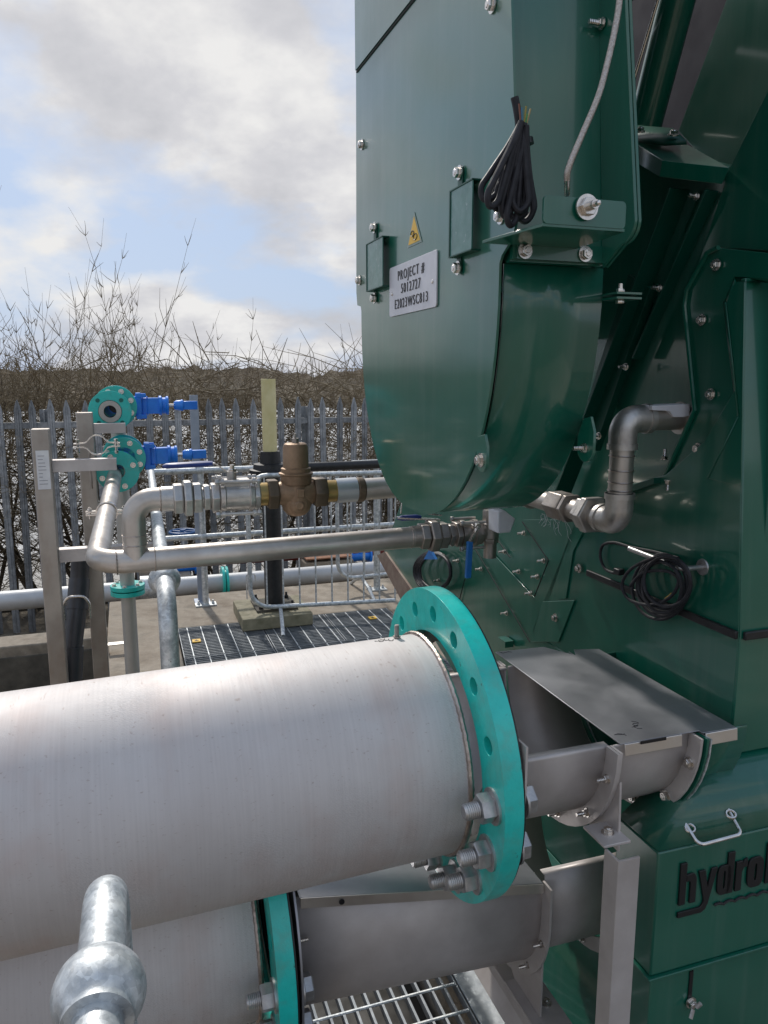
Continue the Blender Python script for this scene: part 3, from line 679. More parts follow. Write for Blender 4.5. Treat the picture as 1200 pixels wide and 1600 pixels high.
# curved cover
mb = MB(); AC = .722; n = 40; vs = []
crv = [(1.078, .168)] + [(b + .004 * (1 if b < 1.42 else -1), h + .004) for b, h in low[1:-1]] + [(1.778, .16)]
for b, h in crv: vs += [Vector((AF + .010, b, h)), Vector((AC, b, h))]
fs = [(2 * i, 2 * i + 1, 2 * i + 3, 2 * i + 2) for i in range(len(crv) - 1)]
mb.add(vs, fs); cov = part('curved_cover', mb, GREEN, mc, ang=30); so_ = cov.modifiers.new('sheet', 'SOLIDIFY'); so_.thickness = .004; so_.offset = 0
# chute body above, and back so nothing shows through
mb = MB(); mb.prism([Vector((AF + .011, 1.16, 1.25)), Vector((AF + .011, 1.052, .172)), Vector((AF + .011, 1.77, .172)), Vector((AF + .011, 1.78, 1.25))], (AC - AF - .02, 0, 0)); part('chute_body', mb, GREEN, mc)
mb = MB(); mb.prism([Vector((AC - .012, b, h)) for b, h in crv], (.006, 0, 0)); part('chute_back_plate', mb, GREEN_SHADE, mc)
mb = MB(); mb.prism([Vector((AF + .011, 1.074, .1685)), Vector((AF + .011, 1.062, .1695)), Vector((AF + .011, 1.062, .185)), Vector((AF + .011, 1.074, .185))], (AC - AF - .02, 0, 0)); part('drip_lip', mb, GREEN, mc)
# side flange coming towards the camera
fb = []
for b, h in [(1.165, 1.25), (1.142, 1.25), (.974, .222)] + [(.974 + .03 * (1 - math.cos(q)), .222 - .03 * math.sin(q)) for q in [PI / 2 * k / 6 for k in range(1, 7)]] + [(1.050, .165)]: fb.append(Vector((.702, b, h)))
mb = MB(); mb.prism(fb, (.005, 0, 0)); part('side_flange', mb, GREEN, mc, bevel=.001)
mb = MB(); mb.prism([p + Vector((.0065, 0, 0)) for p in fb], (.005, 0, 0)); part('mating_flange', mb, GREEN, mc, bevel=.001)
# corner lugs with bolts
def lug(cx, cy, a, r, tb, label=None, stud=False):
    c = at(cx, cy, a=a); pts = []
    for k in range(9): q = R(-10 + 180 * k / 8) + PI; pts.append((math.cos(q) * r, math.sin(q) * r))
    m_ = MB(); m_.plate(pts + [(r * 1.0, r * 1.0), (r * .8, r * 1.9), (-r * .5, r * 2.2), (-r * .98, r * 1.2)], [], c, V3, Z3, .005)
    part('lug', m_, GREEN, mc, bevel=.0008)
    inst('bolt', B_STUD if stud else B_HEAD, c + NEGU * .0, NEGU, mc)
lug(752, 719, AF - .006, .019, .02)
lug(914, 700, AC + .002, .024, .02, stud=True)
for x, y in ((770, 8), (566, 226), (562, 438)): inst('bolt', B_HEAD, at(x, y, a=AF - .001), NEGU, mc)
inst('bolt', B_HEAD, at(783, 338, a=AF - .001), NEGU, mc)
inst('bolt', B_STUD, at(941, 37, a=.70), NEGU, mc)
# flat plate handles standing off the face
def handle(xc, y0, y1, xl, xr, yt, yb):
    ah = AF - .016
    pl_ = [at(xl, yt, a=ah), at(xr, yt, a=ah), at(xr, yb, a=ah), at(xl, yb, a=ah)]
    b0_, b1_ = (pl_[1].y + pl_[2].y) / 2, (pl_[0].y + pl_[3].y) / 2; z1_ = (pl_[0].z + pl_[1].z) / 2; z0_ = (pl_[2].z + pl_[3].z) / 2
    m_ = MB(); m_.lohi((ah, b0_ + .002, z0_ + .002), (ah + .0022, b1_ - .003, z1_ - .002)); hnd = part('handle', m_, SCUFF, mc)
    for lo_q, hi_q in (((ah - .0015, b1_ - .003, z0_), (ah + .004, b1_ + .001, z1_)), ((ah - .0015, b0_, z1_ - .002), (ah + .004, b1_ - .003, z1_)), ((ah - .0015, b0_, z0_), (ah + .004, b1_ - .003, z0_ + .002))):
        m_ = MB(); m_.lohi(lo_q, hi_q); part('shaded_handle_rim', m_, GREEN_SHADE, hnd)  # raised edge strips; their dark colour stands in for the fold's shade
    m_ = MB(); m_.lohi((ah + .0042, b0_, z1_ - .0025), (AF - .001, b1_, z1_)); part('handle_leg', m_, GREEN_SHADE, hnd)
    m_ = MB(); m_.lohi((ah + .0042, b0_, z0_), (AF - .001, b1_, z0_ + .0025)); part('handle_leg', m_, GREEN_SHADE, hnd)
    bc_ = at(xc, y0, a=AF).y
    for yy, zl in ((y0, z1_), (y1, z0_)):
        zt__ = at(xc, yy, a=AF).z; m_ = MB(); lo_z, hi_z = min(zl, zt__), max(zl, zt__)
        m_.lohi((AF - .0035, bc_ - .009, lo_z), (AF - .0007, bc_ + .009, hi_z)); part('fixing_tab', m_, GREEN_SHADE, hnd, bevel=.001)
        inst('bolt', B_HEAD, (AF - .004, bc_, (zt__ + (-.008 if yy == y0 else .008))), NEGU, hnd)
handle(722, 262, 426, 703, 738, 289, 397)
handle(588, 350, 472, 573, 598, 375, 452)

# project plate and warning sticker
pc4 = [at(x, y, a=AF) for x, y in ((610.4, 420.8), (684, 389), (685.7, 477.5), (611.5, 496.7))]
bL, bR = (pc4[0].y + pc4[3].y) / 2, (pc4[1].y + pc4[2].y) / 2
zT, zB = (pc4[0].z + pc4[1].z) / 2, (pc4[2].z + pc4[3].z) / 2
def rrect(w_, h_, r, seg=5):
    pts = []
    for cx_, cy_, a0 in ((w_ / 2 - r, h_ / 2 - r, 0), (-w_ / 2 + r, h_ / 2 - r, 90), (-w_ / 2 + r, -h_ / 2 + r, 180), (w_ / 2 - r, -h_ / 2 + r, 270)):
        for k in range(seg + 1): q = R(a0 + 90 * k / seg); pts.append((cx_ + r * math.cos(q), cy_ + r * math.sin(q)))
    return pts
pcn = Vector((AF - .0005, (bL + bR) / 2, (zT + zB) / 2)); PW, PH = bL - bR, zT - zB
mb = MB(); mb.plate(rrect(PW, PH, .007), [], pcn, NEGV, Z3, -.003)
mb.v = [Vector((pcn.x - abs(v.x - pcn.x), v.y, v.z)) for v in mb.v]
plate_o = part('project_plate', mb, PLATE, mc, bevel=.0005, label='silver project number plate')
def text_mesh(body, size, bold=0.0, ext=.0006, spacing=1.0, sx=1.0, font=None):
    cu = bpy.data.curves.new('lettering', 'FONT'); cu.body = body; cu.size = size; cu.extrude = ext; cu.offset = bold; cu.space_character = spacing
    cu.align_x = 'CENTER'; cu.align_y = 'CENTER'; cu.resolution_u = 4
    ob = bpy.data.objects.new('lettering', cu); COL.objects.link(ob)
    dg = bpy.context.evaluated_depsgraph_get(); dg.update(); me = bpy.data.meshes.new_from_object(ob.evaluated_get(dg))
    bpy.data.objects.remove(ob, do_unlink=True); bpy.data.curves.remove(cu)
    vs = [v.co.copy() for v in me.vertices]; fs = [tuple(p.vertices) for p in me.polygons]; bpy.data.meshes.remove(me)
    xs = [v.x for v in vs]; mx_ = (max(xs) + min(xs)) / 2
    return [Vector(((v.x - mx_) * sx, v.y, v.z)) for v in vs], fs
def put_text(name, body, size, o, ex, ey, mat, parent, bold=0., ext=.0005, sx=1., spacing=1., align=None, width=None):
    vs, fs = text_mesh(body, size, bold, ext, spacing, 1.0); xs = [v.x for v in vs]; w0 = max(xs) - min(xs)
    k = width / w0 if width else sx
    o, ex, ey = Vector(o), Vector(ex), Vector(ey); ez = ex.cross(ey)
    m_ = MB(); m_.add([o + ex * (v.x * k) + ey * v.y + ez * v.z for v in vs], fs)
    return part(name, m_, mat, parent)
fx = AF - .0042
for body, dz, wd, sz in (('PROJECT #', .27, .56, .0270), ('5012727', .0, .41, .0270), ('E2023WSC813', -.285, .70, .0270)):
    put_text('lettering', body, sz, (fx, pcn.y + .002, pcn.z + dz * PH), NEGV, Z3, INK, plate_o, bold=-.0002, width=wd * PW, spacing=1.25)
for sgn in (-1, 1):
    m = MB(); m.lathe((fx + .0005, pcn.y + sgn * PW * .43 * -1, pcn.z - .004), NEGU, [(0, .004), (.0015, .0035), (.002, .0012)], 12); part('rivet', m, SSB, plate_o)
tr3 = [at(x, y, a=AF) for x, y in ((648, 331), (637, 388), (660, 377))]
def tri_in(pts, k):
    c = sum(pts, Vector()) / 3; return [c + (p - c) * k for p in pts]
tp = [Vector((AF - .0006, tr3[0].y, tr3[0].z)), Vector((AF - .0006, tr3[1].y, tr3[1].z)), Vector((AF - .0006, tr3[2].y, tr3[1].z))]
m = MB(); m.prism(tp, (-.0005, 0, 0)); st = part('warning_sticker', m, surf('clear_sticker_edge', (.25, .33, .30), (.28, .36, .33), r1=.4, r2=.5), mc)
m = MB(); m.prism([p + NEGU * .0007 for p in tri_in(tp, .80)], (-.0004, 0, 0)); part('yellow_triangle', m, YELLOW, st)
cT = sum(tp, Vector()) / 3 + NEGU * .0016 + Vector((0, 0, -.002))
m = MB()
for dy, dz, rr_ in ((.006, .004, .0048), (-.006, -.004, .0055)):
    ring = [cT + Vector((0, dy * 1.3 + math.cos(q * PI / 6) * rr_ * 1.8, dz + math.sin(q * PI / 6) * rr_)) for q in range(12)]; m.tube(ring, .0009, 5, closed=True)
part('gear_symbol', m, INK, st)

# sensor bracket on the chute side
BF = .935
s0, s1, s2, s3 = at(849, 303, b=BF), at(978, 312, b=BF), at(978, 357, b=BF), at(850, 349, b=BF)
aL, aR = (s0.x + s3.x) / 2, min((s1.x + s2.x) / 2, .699); zt, zb = s0.z - .001, s3.z
m = MB(); w_, h_ = aR - aL, zt - zb
m.plate(rrect(w_, h_, .006), [], Vector(((aL + aR) / 2, BF, (zt + zb) / 2)), U3, Z3, -.004)
m.prism([Vector((aL, BF + .001, zb + .0005)), Vector((aR, BF + .001, zb + .0005)), Vector((aR, 1.055, zb - .004)), Vector((aL - .03, 1.055, zb - .004))], (0, 0, -.004))
sb = part('sensor_bracket', m, GREEN, mc, bevel=.001)
bk0, bk1, bk2, bk3 = at(808, 380, b=1.05), at(945, 384, b=1.05), at(945, 417, b=1.05), at(808, 402, b=1.05)
m = MB(); m.prism([Vector((bk0.x, 1.055, zb - .003)), Vector((bk1.x, 1.055, zb - .003)), Vector((bk2.x, 1.055, .172)), Vector((bk3.x, 1.055, .172))], (0, -.004, 0)); part('bracket_foot', m, GREEN, sb)
for x, y in ((820, 392), (914, 397)): inst('bolt', B_HEAD, at(x, y, b=1.05), NEGV, sb)
sc = at(916, 324, b=BF - .004)
m = MB(); m.lathe(sc, NEGV, [(0, .0165), (.003, .0165), (.003, .012)], 28); m.hexa(sc, NEGV, .003, .010, .021); m.lathe(sc, NEGV, [(.010, .006), (.022, .006), (.022, .0035), (.030, .003), (.031, .001)], 16)
part('sensor_probe', m, SSB, sb)
# clamp tabs with a vertical bolt beside the curved cover
tb_ = at(952, 464, a=AC)
m = MB(); m.lohi((tb_.x, tb_.y - .02, tb_.z + .003), (tb_.x + .045, tb_.y + .02, tb_.z + .006)); m.lohi((tb_.x, tb_.y - .02, tb_.z - .004), (tb_.x + .045, tb_.y + .02, tb_.z - .001)); ct = part('clamp_tab', m, GREEN, mc)
m = MB(); q = tb_ + Vector((.016, -.005, .006)); m.hexa(q, Z3, 0, .007, .011); m.cyl(q, q + Z3 * .014, .0032, 8); m.hexa(q, Z3, -.016, -.010, .011); part('bolt', m, SSB, ct)

# ---- body side (plane AB), inclined casing behind it, folded access cover
left_px = [(1163, 440), (1088, 642), (1040, 740), (985, 756), (905, 800), (836, 1003)]
bz = -.723
pts = [Vector((AB, 1.11, 1.6)), Vector((AB, 1.11, bz))]
lp = pix([(836, 1003), (905, 800), (985, 757), (1040, 742)], a=AB)
lowl = Vector((AB, lp[0].y + .02, bz))
body_outline = [Vector((AB, 1.151, .0)), Vector((AB, 1.109, -.48)), Vector((AB, 1.109, bz)), lowl] + lp + [at(1100, 690, a=AB)]
mb = MB(); mb.prism(body_outline, (.012, 0, 0)); part('body_side', mb, GREEN, mc, bevel=.001)
# front of the body and the solid block behind
mb = MB(); mb.prism([Vector((AB + .001, b_, h_)) for b_, h_ in ((1.105, bz), (1.105, -.48), (1.163, .178), (1.175, .178), (1.115, -.48), (1.115, bz))], (2.1, 0, 0)); part('body_front', mb, GREEN, mc, bevel=.002)
mb = MB(); mb.lohi((AB + .11, 1.20, bz), (3.2, 1.60, -.30)); part('body_core', mb, GREEN_SHADE, mc)
# lower body below the troughs, and the flared skirt down to the lettered tank
TKB = 1.045
tc_ = at(1029, 1330, b=TKB); tk = (tc_.x, TKB, tc_.z)
mb = MB()
vs = [Vector((AB, 1.11, bz)), Vector((AB, 1.185, bz)), Vector((tk[0], 1.165, tk[2])), Vector((tk[0], tk[1], tk[2])), Vector((3.2, 1.11, bz)), Vector((3.2, tk[1], tk[2]))]
mb.add(vs, [(0, 1, 2, 3), (0, 3, 5, 4)]); sk = part('flared_skirt', mb, GREEN, mc, ang=5); k = sk.modifiers.new('sheet', 'SOLIDIFY'); k.thickness = .004; k.offset = -1
T2 = at(1022, 1527, b=TKB).z
mb = MB(); mb.lohi((tk[0], tk[1], T2 + .003), (3.2, 1.17, tk[2] - .0035)); part('lettered_tank', mb, GREEN, mc, bevel=.004)
mb = MB(); mb.lohi((tk[0] - .006, tk[1] - .006, T2 - .003), (3.2, 1.176, T2 + .002)); part('tank_flange', mb, GREEN, mc, bevel=.001)
mb = MB(); mb.lohi((tk[0] + .004, tk[1] + .002, SLAB - .4), (3.2, 1.17, T2 - .004)); part('lower_tank', mb, GREEN, mc, bevel=.003)
# ledge of the lower tank seen under the troughs
g0 = at(866, 1492, a=tk[0] - .10)
mb = MB(); mb.lohi((AB + .115, 1.23, -1.95), (3.2, 2.6, -.95)); mb.lohi((AB + .002, 1.23, -1.95), (AB + .05, 1.83, bz - .002)); mb.prism([Vector((AB, 1.23, -1.33)), Vector((.98, 1.23, -1.485)), Vector((.98, 1.23, -1.95)), Vector((AB, 1.23, -1.95))], (0, 1.4, 0)); part('tank_ledge', mb, GREEN, mc, bevel=.004)
# slot and wing bolt on the lower tank
s_ = at(1079, 1543, b=TKB); m = MB(); m.lohi((s_.x - .004, TKB - .0005, at(1079, 1562, b=TKB).z), (s_.x + .004, TKB + .003, at(1079, 1518, b=TKB).z)); part('slot', m, INK, mc)
wv = at(1079, 1566, b=TKB - .001); inst('bolt', B_HEAD, wv, NEGV, mc)
m = MB(); m.tube([wv + Vector((-.004, -.012, -.004)), wv + Vector((-.012, -.016, -.018))], .004, 6); m.tube([wv + Vector((.004, -.012, -.002)), wv + Vector((.010, -.016, .008))], .004, 6); part('wing_nut', m, BOLTM, mc)
# bow handle on the skirt
hp = [(1072, 1290), (1089, 1320), (1158, 1302), (1138, 1262)]
hw = [at(1077, 1293, b=1.01), at(1142, 1272, b=1.01)]
hh_ = [at(1092, 1321, b=1.025), at(1159, 1303, b=1.025)]
ht_ = [at(1098, 1257, b=1.03), at(1128, 1251, b=1.03)]
for p_ in hw: p_.z = bz - (1.11 - p_.y) * .55 + .012
m = MB(); m.tube(fillet([at(1070, 1286, b=1.065), hh_[0], hh_[1], at(1134, 1258, b=1.075)], .012, 5), .0037, 10)
bw = part('bow_handle', m, SSB, mc)
m = MB(); m.tube(fillet([at(1070, 1286, b=1.065), at(1096, 1258, b=1.080), at(1134, 1258, b=1.075)], .008, 4), .0028, 8); part('handle_bow_rear', m, SSB, bw)
for x_, y_ in ((1078, 1294), (1142, 1272)):
    c = at(x_, y_, b=1.055); m = MB(); ring = [c + Vector((math.cos(q * PI / 6) * .010, math.sin(q * PI / 6) * .007, math.sin(q * PI / 6) * .004)) for q in range(12)]; m.tube(ring, .0022, 6, closed=True); part('eyelet', m, SSB, bw)
# raised black lettering
lo_ = at(1053, 1425, b=.976); hi_ = at(1200, 1330, b=.976)
TB = TKB - .0005
def put_logo():
    p_h0 = at(1058, 1414, b=TB); p_ht = at(1058, 1350, b=TB); hgt = p_ht.z - p_h0.z
    x0 = p_h0.x; x5 = at(1197, 1360, b=TB).x
    # condensed letters drawn as strokes on a unit grid (x right, y up, ascender 1, x-height .68)
    T = .24
    def rect(m_, x_, y_, w_, h_): 
        m_.prism([Vector((x0 + x_ * S, TB, p_h0.z + y_ * hgt)), Vector((x0 + (x_ + w_) * S, TB, p_h0.z + y_ * hgt)), Vector((x0 + (x_ + w_) * S, TB, p_h0.z + (y_ + h_) * hgt)), Vector((x0 + x_ * S, TB, p_h0.z + (y_ + h_) * hgt))], (0, -.004, 0))
    def poly(m_, pts, th=-.004): m_.prism([Vector((x0 + x_ * S, TB, p_h0.z + y_ * hgt)) for x_, y_ in pts], (0, th, 0))
    S = (x5 - x0) / 3.92
    XH = .72
    def arch(m_, cx_, r_in_w, r_out_w, y0, y1, top=True):
        pass
    def letter(fn):
        m_ = MB(); fn(m_); part('raised_letter', m_, INK, mc, bevel=.0006)
    def fh(m_):
        poly(m_, [(0, 0), (.27, 0), (.27, 1.0), (0, 1.0)])
        poly(m_, [(.275, XH - .17), (.275, XH - .02)] + [(.52 - .0 + .20 * math.cos(q), XH - .20 + .20 * math.sin(q)) for q in (PI / 2, PI / 3, PI / 6, 0)] + [(.72, 0), (.46, 0), (.46, XH - .22), (.42, XH - .17)])
    def fy(m_):
        poly(m_, [(.80, XH), (1.08, XH), (1.22, .30), (1.36, XH), (1.62, XH), (1.28, -.12), (1.18, -.24), (1.02, -.30), (0.0, -.30), (0.0, -.17), (.95, -.17), (1.06, -.10), (1.09, 0.0)])
    def ring(m_, c, w_, h_, iw, ih, yb):
        ro = [(c + w_ / 2 * math.copysign(abs(math.cos(q)) ** .6, math.cos(q)), yb + h_ / 2 + h_ / 2 * math.copysign(abs(math.sin(q)) ** .6, math.sin(q))) for q in [2 * PI * k / 28 for k in range(28)]]
        ri = [(c + iw / 2 * math.copysign(abs(math.cos(q)) ** .7, math.cos(q)), yb + h_ / 2 + ih / 2 * math.copysign(abs(math.sin(q)) ** .7, math.sin(q))) for q in [2 * PI * k / 20 for k in range(20)]]
        m_.plate([(x_ * S, y_ * hgt) for x_, y_ in ro], [[(x_ * S, y_ * hgt) for x_, y_ in ri]], Vector((x0, TB, p_h0.z)), U3, Z3, .004)
    def fd(m_):
        ring(m_, 1.94, .60, XH, .09, XH * .62, 0)
    def fd2(m_): poly(m_, [(2.07, -.0), (2.36, -.0), (2.36, 1.0), (2.07, 1.0)])
    def fr(m_):
        poly(m_, [(2.46, 0), (2.73, 0), (2.73, .45), (2.80, .55), (2.96, .56), (2.96, .76), (2.82, .74), (2.73, .66), (2.73, XH), (2.46, XH)])
    def fo(m_): ring(m_, 3.36, .74, XH + .02, .10, XH * .60, -.01)
    def fI(m_): poly(m_, [(3.84, 0), (4.12, 0), (4.12, 1.0), (3.84, 1.0)])
    for f in (fh, fy, fd, fd2, fr, fo, fI): letter(f)
    m_ = MB(); pts = []
    for k in range(60):
        x_ = 1.62 + k / 59 * 3.0; pts.append(Vector((x0 + x_ * S, TB - .002, p_h0.z + (-.26 + .055 * abs(math.sin(x_ * 6.2)) * 1.0) * hgt)))
    m_.tube(pts, .0026, 8); part('wave_line', m_, INK, mc)
put_logo()

# inclined casing seen below the chute and up behind it (plane 5 cm behind the body side)
AI = 1.135
ins = pix([(905, 800), (836, 1003)], a=AI)
mb = MB()
edge = [at(598, 868, a=AI), at(640, 935, a=AI)]
mb.prism([at(1150, 263, a=AI), Vector((AI, 1.12, .2)), Vector((AI, 1.12, -.72)), Vector((AI, 1.9, -1.3)), at(740, 1100, a=AI), at(598, 868, a=AI), at(628, 780, a=AI), Vector((AI, 2.9, .20)), Vector((AI, 2.2, .60)), at(960, 218, a=AI)], (.05, 0, 0))
part('inclined_casing', mb, GREEN, mc, bevel=.002)
mb = MB(); e0, e1, e2, e3 = at(589, 868, a=AI - .01), at(601, 862, a=AI - .01), at(650, 932, a=AI - .01), at(628, 940, a=AI - .01)
mb.prism([e0, e1, e2, e3], (.012, 0, 0)); part('bare_edge_strip', mb, surf('rusty_edge', (.20, .13, .10), (.30, .24, .19), r1=.6, r2=.8, scale=14), mc)
def seam(pts, w_=.0018, a=AI - .0065, nm='panel_seam', mat=INK):
    m_ = MB(); m_.tube(pix(pts, a=a), w_, 5); part(nm, m_, mat, mc)
seam([(738, 850), (828, 1003)])
seam([(816, 815), (857, 876), (835, 932)])
seam([(775, 840), (797, 871)])
seam([(726, 905), (716, 945)])
# lapped plates, each a sheet thick
def lap(pts, a, th=.004, nm='lapped_plate', mat=GREEN):
    m_ = MB(); m_.prism(pix(pts, a=a), (th, 0, 0)); part(nm, m_, mat, mc, bevel=.0008)
lap([(738, 812), (752, 862), (832, 1003), (860, 1003), (905, 862), (918, 812), (818, 812), (859, 876), (835, 934), (775, 870)], AI - .006)
lap([(848, 940), (897, 938), (872, 1003), (830, 1003)], AB - .006)
lap([(895, 862), (884, 935), (878, 936), (868, 930), (905, 812), (920, 812)], AB - .005)
for x, y in ((819, 833), (789, 862), (811, 893), (850, 876), (840, 901), (830, 927), (752, 889), (792, 958), (716, 876), (686, 907)):
    inst('bolt', B_STUD, at(x, y, a=AI - .007), NEGU, mc)
for x, y in ((905, 888), (868, 965)): inst('bolt', B_HEAD, at(x, y, a=AB - .007), NEGU, mc)
m = MB(); q = at(790, 1003, a=AI - .02); m.box(q, (.03, .05, .02)); part('small_cleat', m, GREEN, mc)

# ribs of the inclined screw trough, running up towards the camera
def bar(p, q, wdt, th, nm='casing_rib', mat=GREEN_SHADE):
    """flat bar from p to q in a plane of constant a, wdt across, th deep towards the camera's side"""
    d_ = (q - p).normalized(); s_ = d_.cross(U3).normalized() * wdt / 2
    m_ = MB(); m_.prism([p + s_, p - s_, q - s_, q + s_], (-th, 0, 0)); return part(nm, m_, mat, mc, bevel=.001)
bar(at(880, 800, a=1.12), at(1078, 296, a=1.12), .006, .05)
bar(at(1005, 560, a=1.12), at(1122, 298, a=1.12), .006, .03)
bar(at(925, 690, a=1.12), at(1010, 440, a=1.12), .09, .02)
for x, y in ((1030, 450), (978, 573), (1088, 307), (936, 681), (996, 297)): inst('bolt', B_STUD, at(x, y, a=1.09), (NEGU + NEGV * .2), mc)
# folded access cover: border plate tilted outward from a=1.13 to a=1.075, then the cheek to the body corner
def skin(pts, nm, mat=GREEN, th=.006, off=1):
    m_ = MB(); m_.add(pts, [tuple(range(len(pts)))]); o_ = part(nm, m_, mat, mc); k_ = o_.modifiers.new('sheet', 'SOLIDIFY'); k_.thickness = th; k_.offset = off
    return o_
AO = 1.092
outer = [at(1215, 397, a=AO), at(1125, 387, a=AO), at(1108, 395, a=AO), at(1076, 452, a=AO), at(1072, 478, a=AO), at(1088, 641, a=AO), at(1040, 746, a=AO)]
foldp = [(1103, 748), (1152, 650), (1131, 471), (1147, 433), (1215, 437)]
m_ = MB(); m_.prism(outer + pix(foldp, a=AO), (.004, 0, 0)); bp_ = part('access_cover', m_, GREEN, mc, bevel=.0012, label='folded access cover with washered bolts')
# raised cheek: a short step up from the border along the fold, then a flat cheek to the body corner
AC2 = 1.079
ck = pix([(1107, 748), (1155, 650), (1135, 472), (1150, 440)], a=AC2)
m_ = MB(); m_.prism([at(1158, 760, a=AC2)] + ck + [at(1163, 440, a=AC2)], (.004, 0, 0)); c_ = part('cover_cheek', m_, GREEN, bp_, bevel=.001)
lo_f = pix([(1103, 748), (1152, 650), (1131, 471), (1147, 433)], a=AO)
m_ = MB()
for i in range(3): m_.add([lo_f[i], lo_f[i + 1], ck[i + 1], ck[i]], [(0, 1, 2, 3)])
k__ = part('fold_step', m_, GREEN, bp_, ang=5); k_ = k__.modifiers.new('sheet', 'SOLIDIFY'); k_.thickness = .002
m_ = MB(); m_.add([at(1147, 433, a=AO), at(1215, 437, a=AO), at(1215, 443, a=AC2 + .05), at(1163, 440, a=AC2), at(1150, 440, a=AC2)], [(0, 1, 2, 3, 4)]); part('cover_top', m_, GREEN, bp_, ang=5)
m_ = MB(); m_.tube([outer[1] + NEGU * .004, outer[2] + NEGU * .004, outer[3] + NEGU * .004, outer[4] + NEGU * .004, outer[5] + NEGU * .004, outer[6] + NEGU * .004], .005, 8); part('folded_rim', m_, GREEN, bp_)
m_ = MB(); m_.prism([outer[6] + Vector((0, 0, 0)), outer[6] + Vector((0, 0, -.012)), at(915, 800, a=AO), at(905, 792, a=AO)], (-.03, 0, 0)); part('cover_lip', m_, GREEN_SHADE, bp_)
for x, y, aa in ((1120, 414, AO), (1097, 500, AO), (1111, 616, AO), (1091, 701, AO)): inst('bolt', B_HEAD, at(x, y, a=aa - .003), NEGU, bp_)
inst('bolt', B_STUD, at(1044, 750, a=1.08), -Z3, bp_); inst('bolt', B_STUD, at(1038, 718, a=1.1), Z3, bp_)
# recess interior wall behind the cover
# upper works: leaning casing, box beam, tube and rod
lap([(1500, -600), (1200, 140), (1140, 262), (1078, 452), (1108, 395), (1125, 387), (1700, 420)], 1.118, .006, 'leaning_casing')  # outer part stretched beyond the frame to block sky light
lap([(1060, 205), (1135, 0), (1220, -250), (1600, -250), (1600, 300), (1145, 300)], 1.30, .006, 'upper_panel', GREEN)  # right and upper reach lies out of view and holds back sky light
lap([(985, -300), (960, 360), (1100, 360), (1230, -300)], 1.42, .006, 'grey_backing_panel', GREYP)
m_ = MB(); m_.cyl(at(1003, 215, a=1.24), at(1066, -30, a=1.22), .040, 32); part('leaning_tube', m_, GREEN, mc)
m_ = MB(); m_.cyl(at(980, 160, a=1.12), at(1040, -40, a=1.12), .0035, 8); part('thin_rod', m_, SSB, mc)
bx = [at(1035, 251, a=1.05), at(1140, 262, a=1.10), at(1128, 288, a=1.10), at(1030, 276, a=1.05)]
rear = [at(990, 222, a=1.14), at(1075, 226, a=1.20)]
m_ = MB(); m_.add([bx[0], bx[1], bx[2], bx[3], rear[0], rear[1], rear[1] - Z3 * .04, rear[0] - Z3 * .04],
    [(0, 1, 2, 3), (0, 4, 5, 1), (3, 2, 6, 7), (4, 7, 6, 5), (0, 3, 7, 4), (1, 5, 6, 2)]); bm_ = part('box_beam', m_, GREEN, mc, bevel=.001)
m_ = MB(); m_.add([at(990, 222, a=1.135), at(1038, 228, a=1.11), at(1073, 226, a=1.13), at(1052, 206, a=1.2), at(992, 201, a=1.2)], [(0, 1, 2, 3, 4)]); f_ = part('bolted_flange', m_, GREEN_SHADE, bm_); k_ = f_.modifiers.new('s', 'SOLIDIFY'); k_.thickness = .008
for x, y in ((1000, 206), (1052, 211)): inst('bolt', B_HEAD, at(x, y, a=1.12), (NEGU * .2 + Z3 + NEGV * .5), bm_)
m_ = MB(); m_.lohi((1.43, 1.12, -.6), (1.45, 3.2, 1.3)); part('inner_wall', m_, GREEN_SHADE, mc)
m_ = MB(); m_.lohi((.713, 1.25, .84), (1.14, 1.76, .88)); part('unseen_top_blocker', m_, GREEN_SHADE, mc); m_ = MB(); m_.lohi((.725, 1.79, .10), (1.13, 1.80, .84)); part('unseen_rear_blocker', m_, GREEN_SHADE, mc)  # two unseen plates added to keep light out of the recess

# rubber seal strip round the body
st_ = pix([(925, 901), (1065, 958), (1150, 992)], a=AB - .004); zs = at(1155, 991, a=AB).z
m_ = MB(); m_.lohi((AB - .009, 1.108, zs - .010), (AB - .001, st_[0].y + .02, zs + .006)); part('rubber_seal', m_, BLACK, mc, bevel=.002)
m_ = MB(); m_.lohi((AB + .005, 1.096, zs - .010), (3.2, 1.104, zs + .006)); part('rubber_seal', m_, BLACK, mc, bevel=.002)
# cable hook
hk = at(1098, 886, a=AB)
m_ = MB(); m_.tube(fillet([hk, hk + Vector((-.05, .0, 0)), hk + Vector((-.058, .16, .008))], .012, 5), .0055, 12); m_.lathe(hk, NEGU, [(0, .017), (.003, .016)], 20); part('cable_hook', m_, BOLTM, mc)
# green half round spout receiving the upper trough
def U_section(b0, h0, r, h_top, n=20):
    pts = [(b0 - r, h_top)] + [(b0 - r * math.cos(PI * k / n), h0 - r * math.sin(PI * k / n)) for k in range(n + 1)] + [(b0 + r, h_top)]
    return pts
def u_channel(name, a0, a1, b0, h0, r, h_top, mat, parent, th=.004, slope=0.0, lip=0.0):
    m_ = MB(); sec = U_section(b0, h0, r, h_top)
    if lip: sec = [(sec[0][0] - lip * .0 + lip, h_top)] + sec + [(sec[-1][0] - lip, h_top)]
    vs = []; 
    for a_, s_ in ((a0, 0), (a1, slope * (a1 - a0))):
        vs += [Vector((a_, b, h + s_)) for b, h in sec]
    n = len(sec); m_.add(vs, [(i, i + 1, n + i + 1, n + i) for i in range(n - 1)])
    o_ = part(name, m_, mat, parent); k_ = o_.modifiers.new('sheet', 'SOLIDIFY'); k_.thickness = th; k_.offset = 0
    return o_
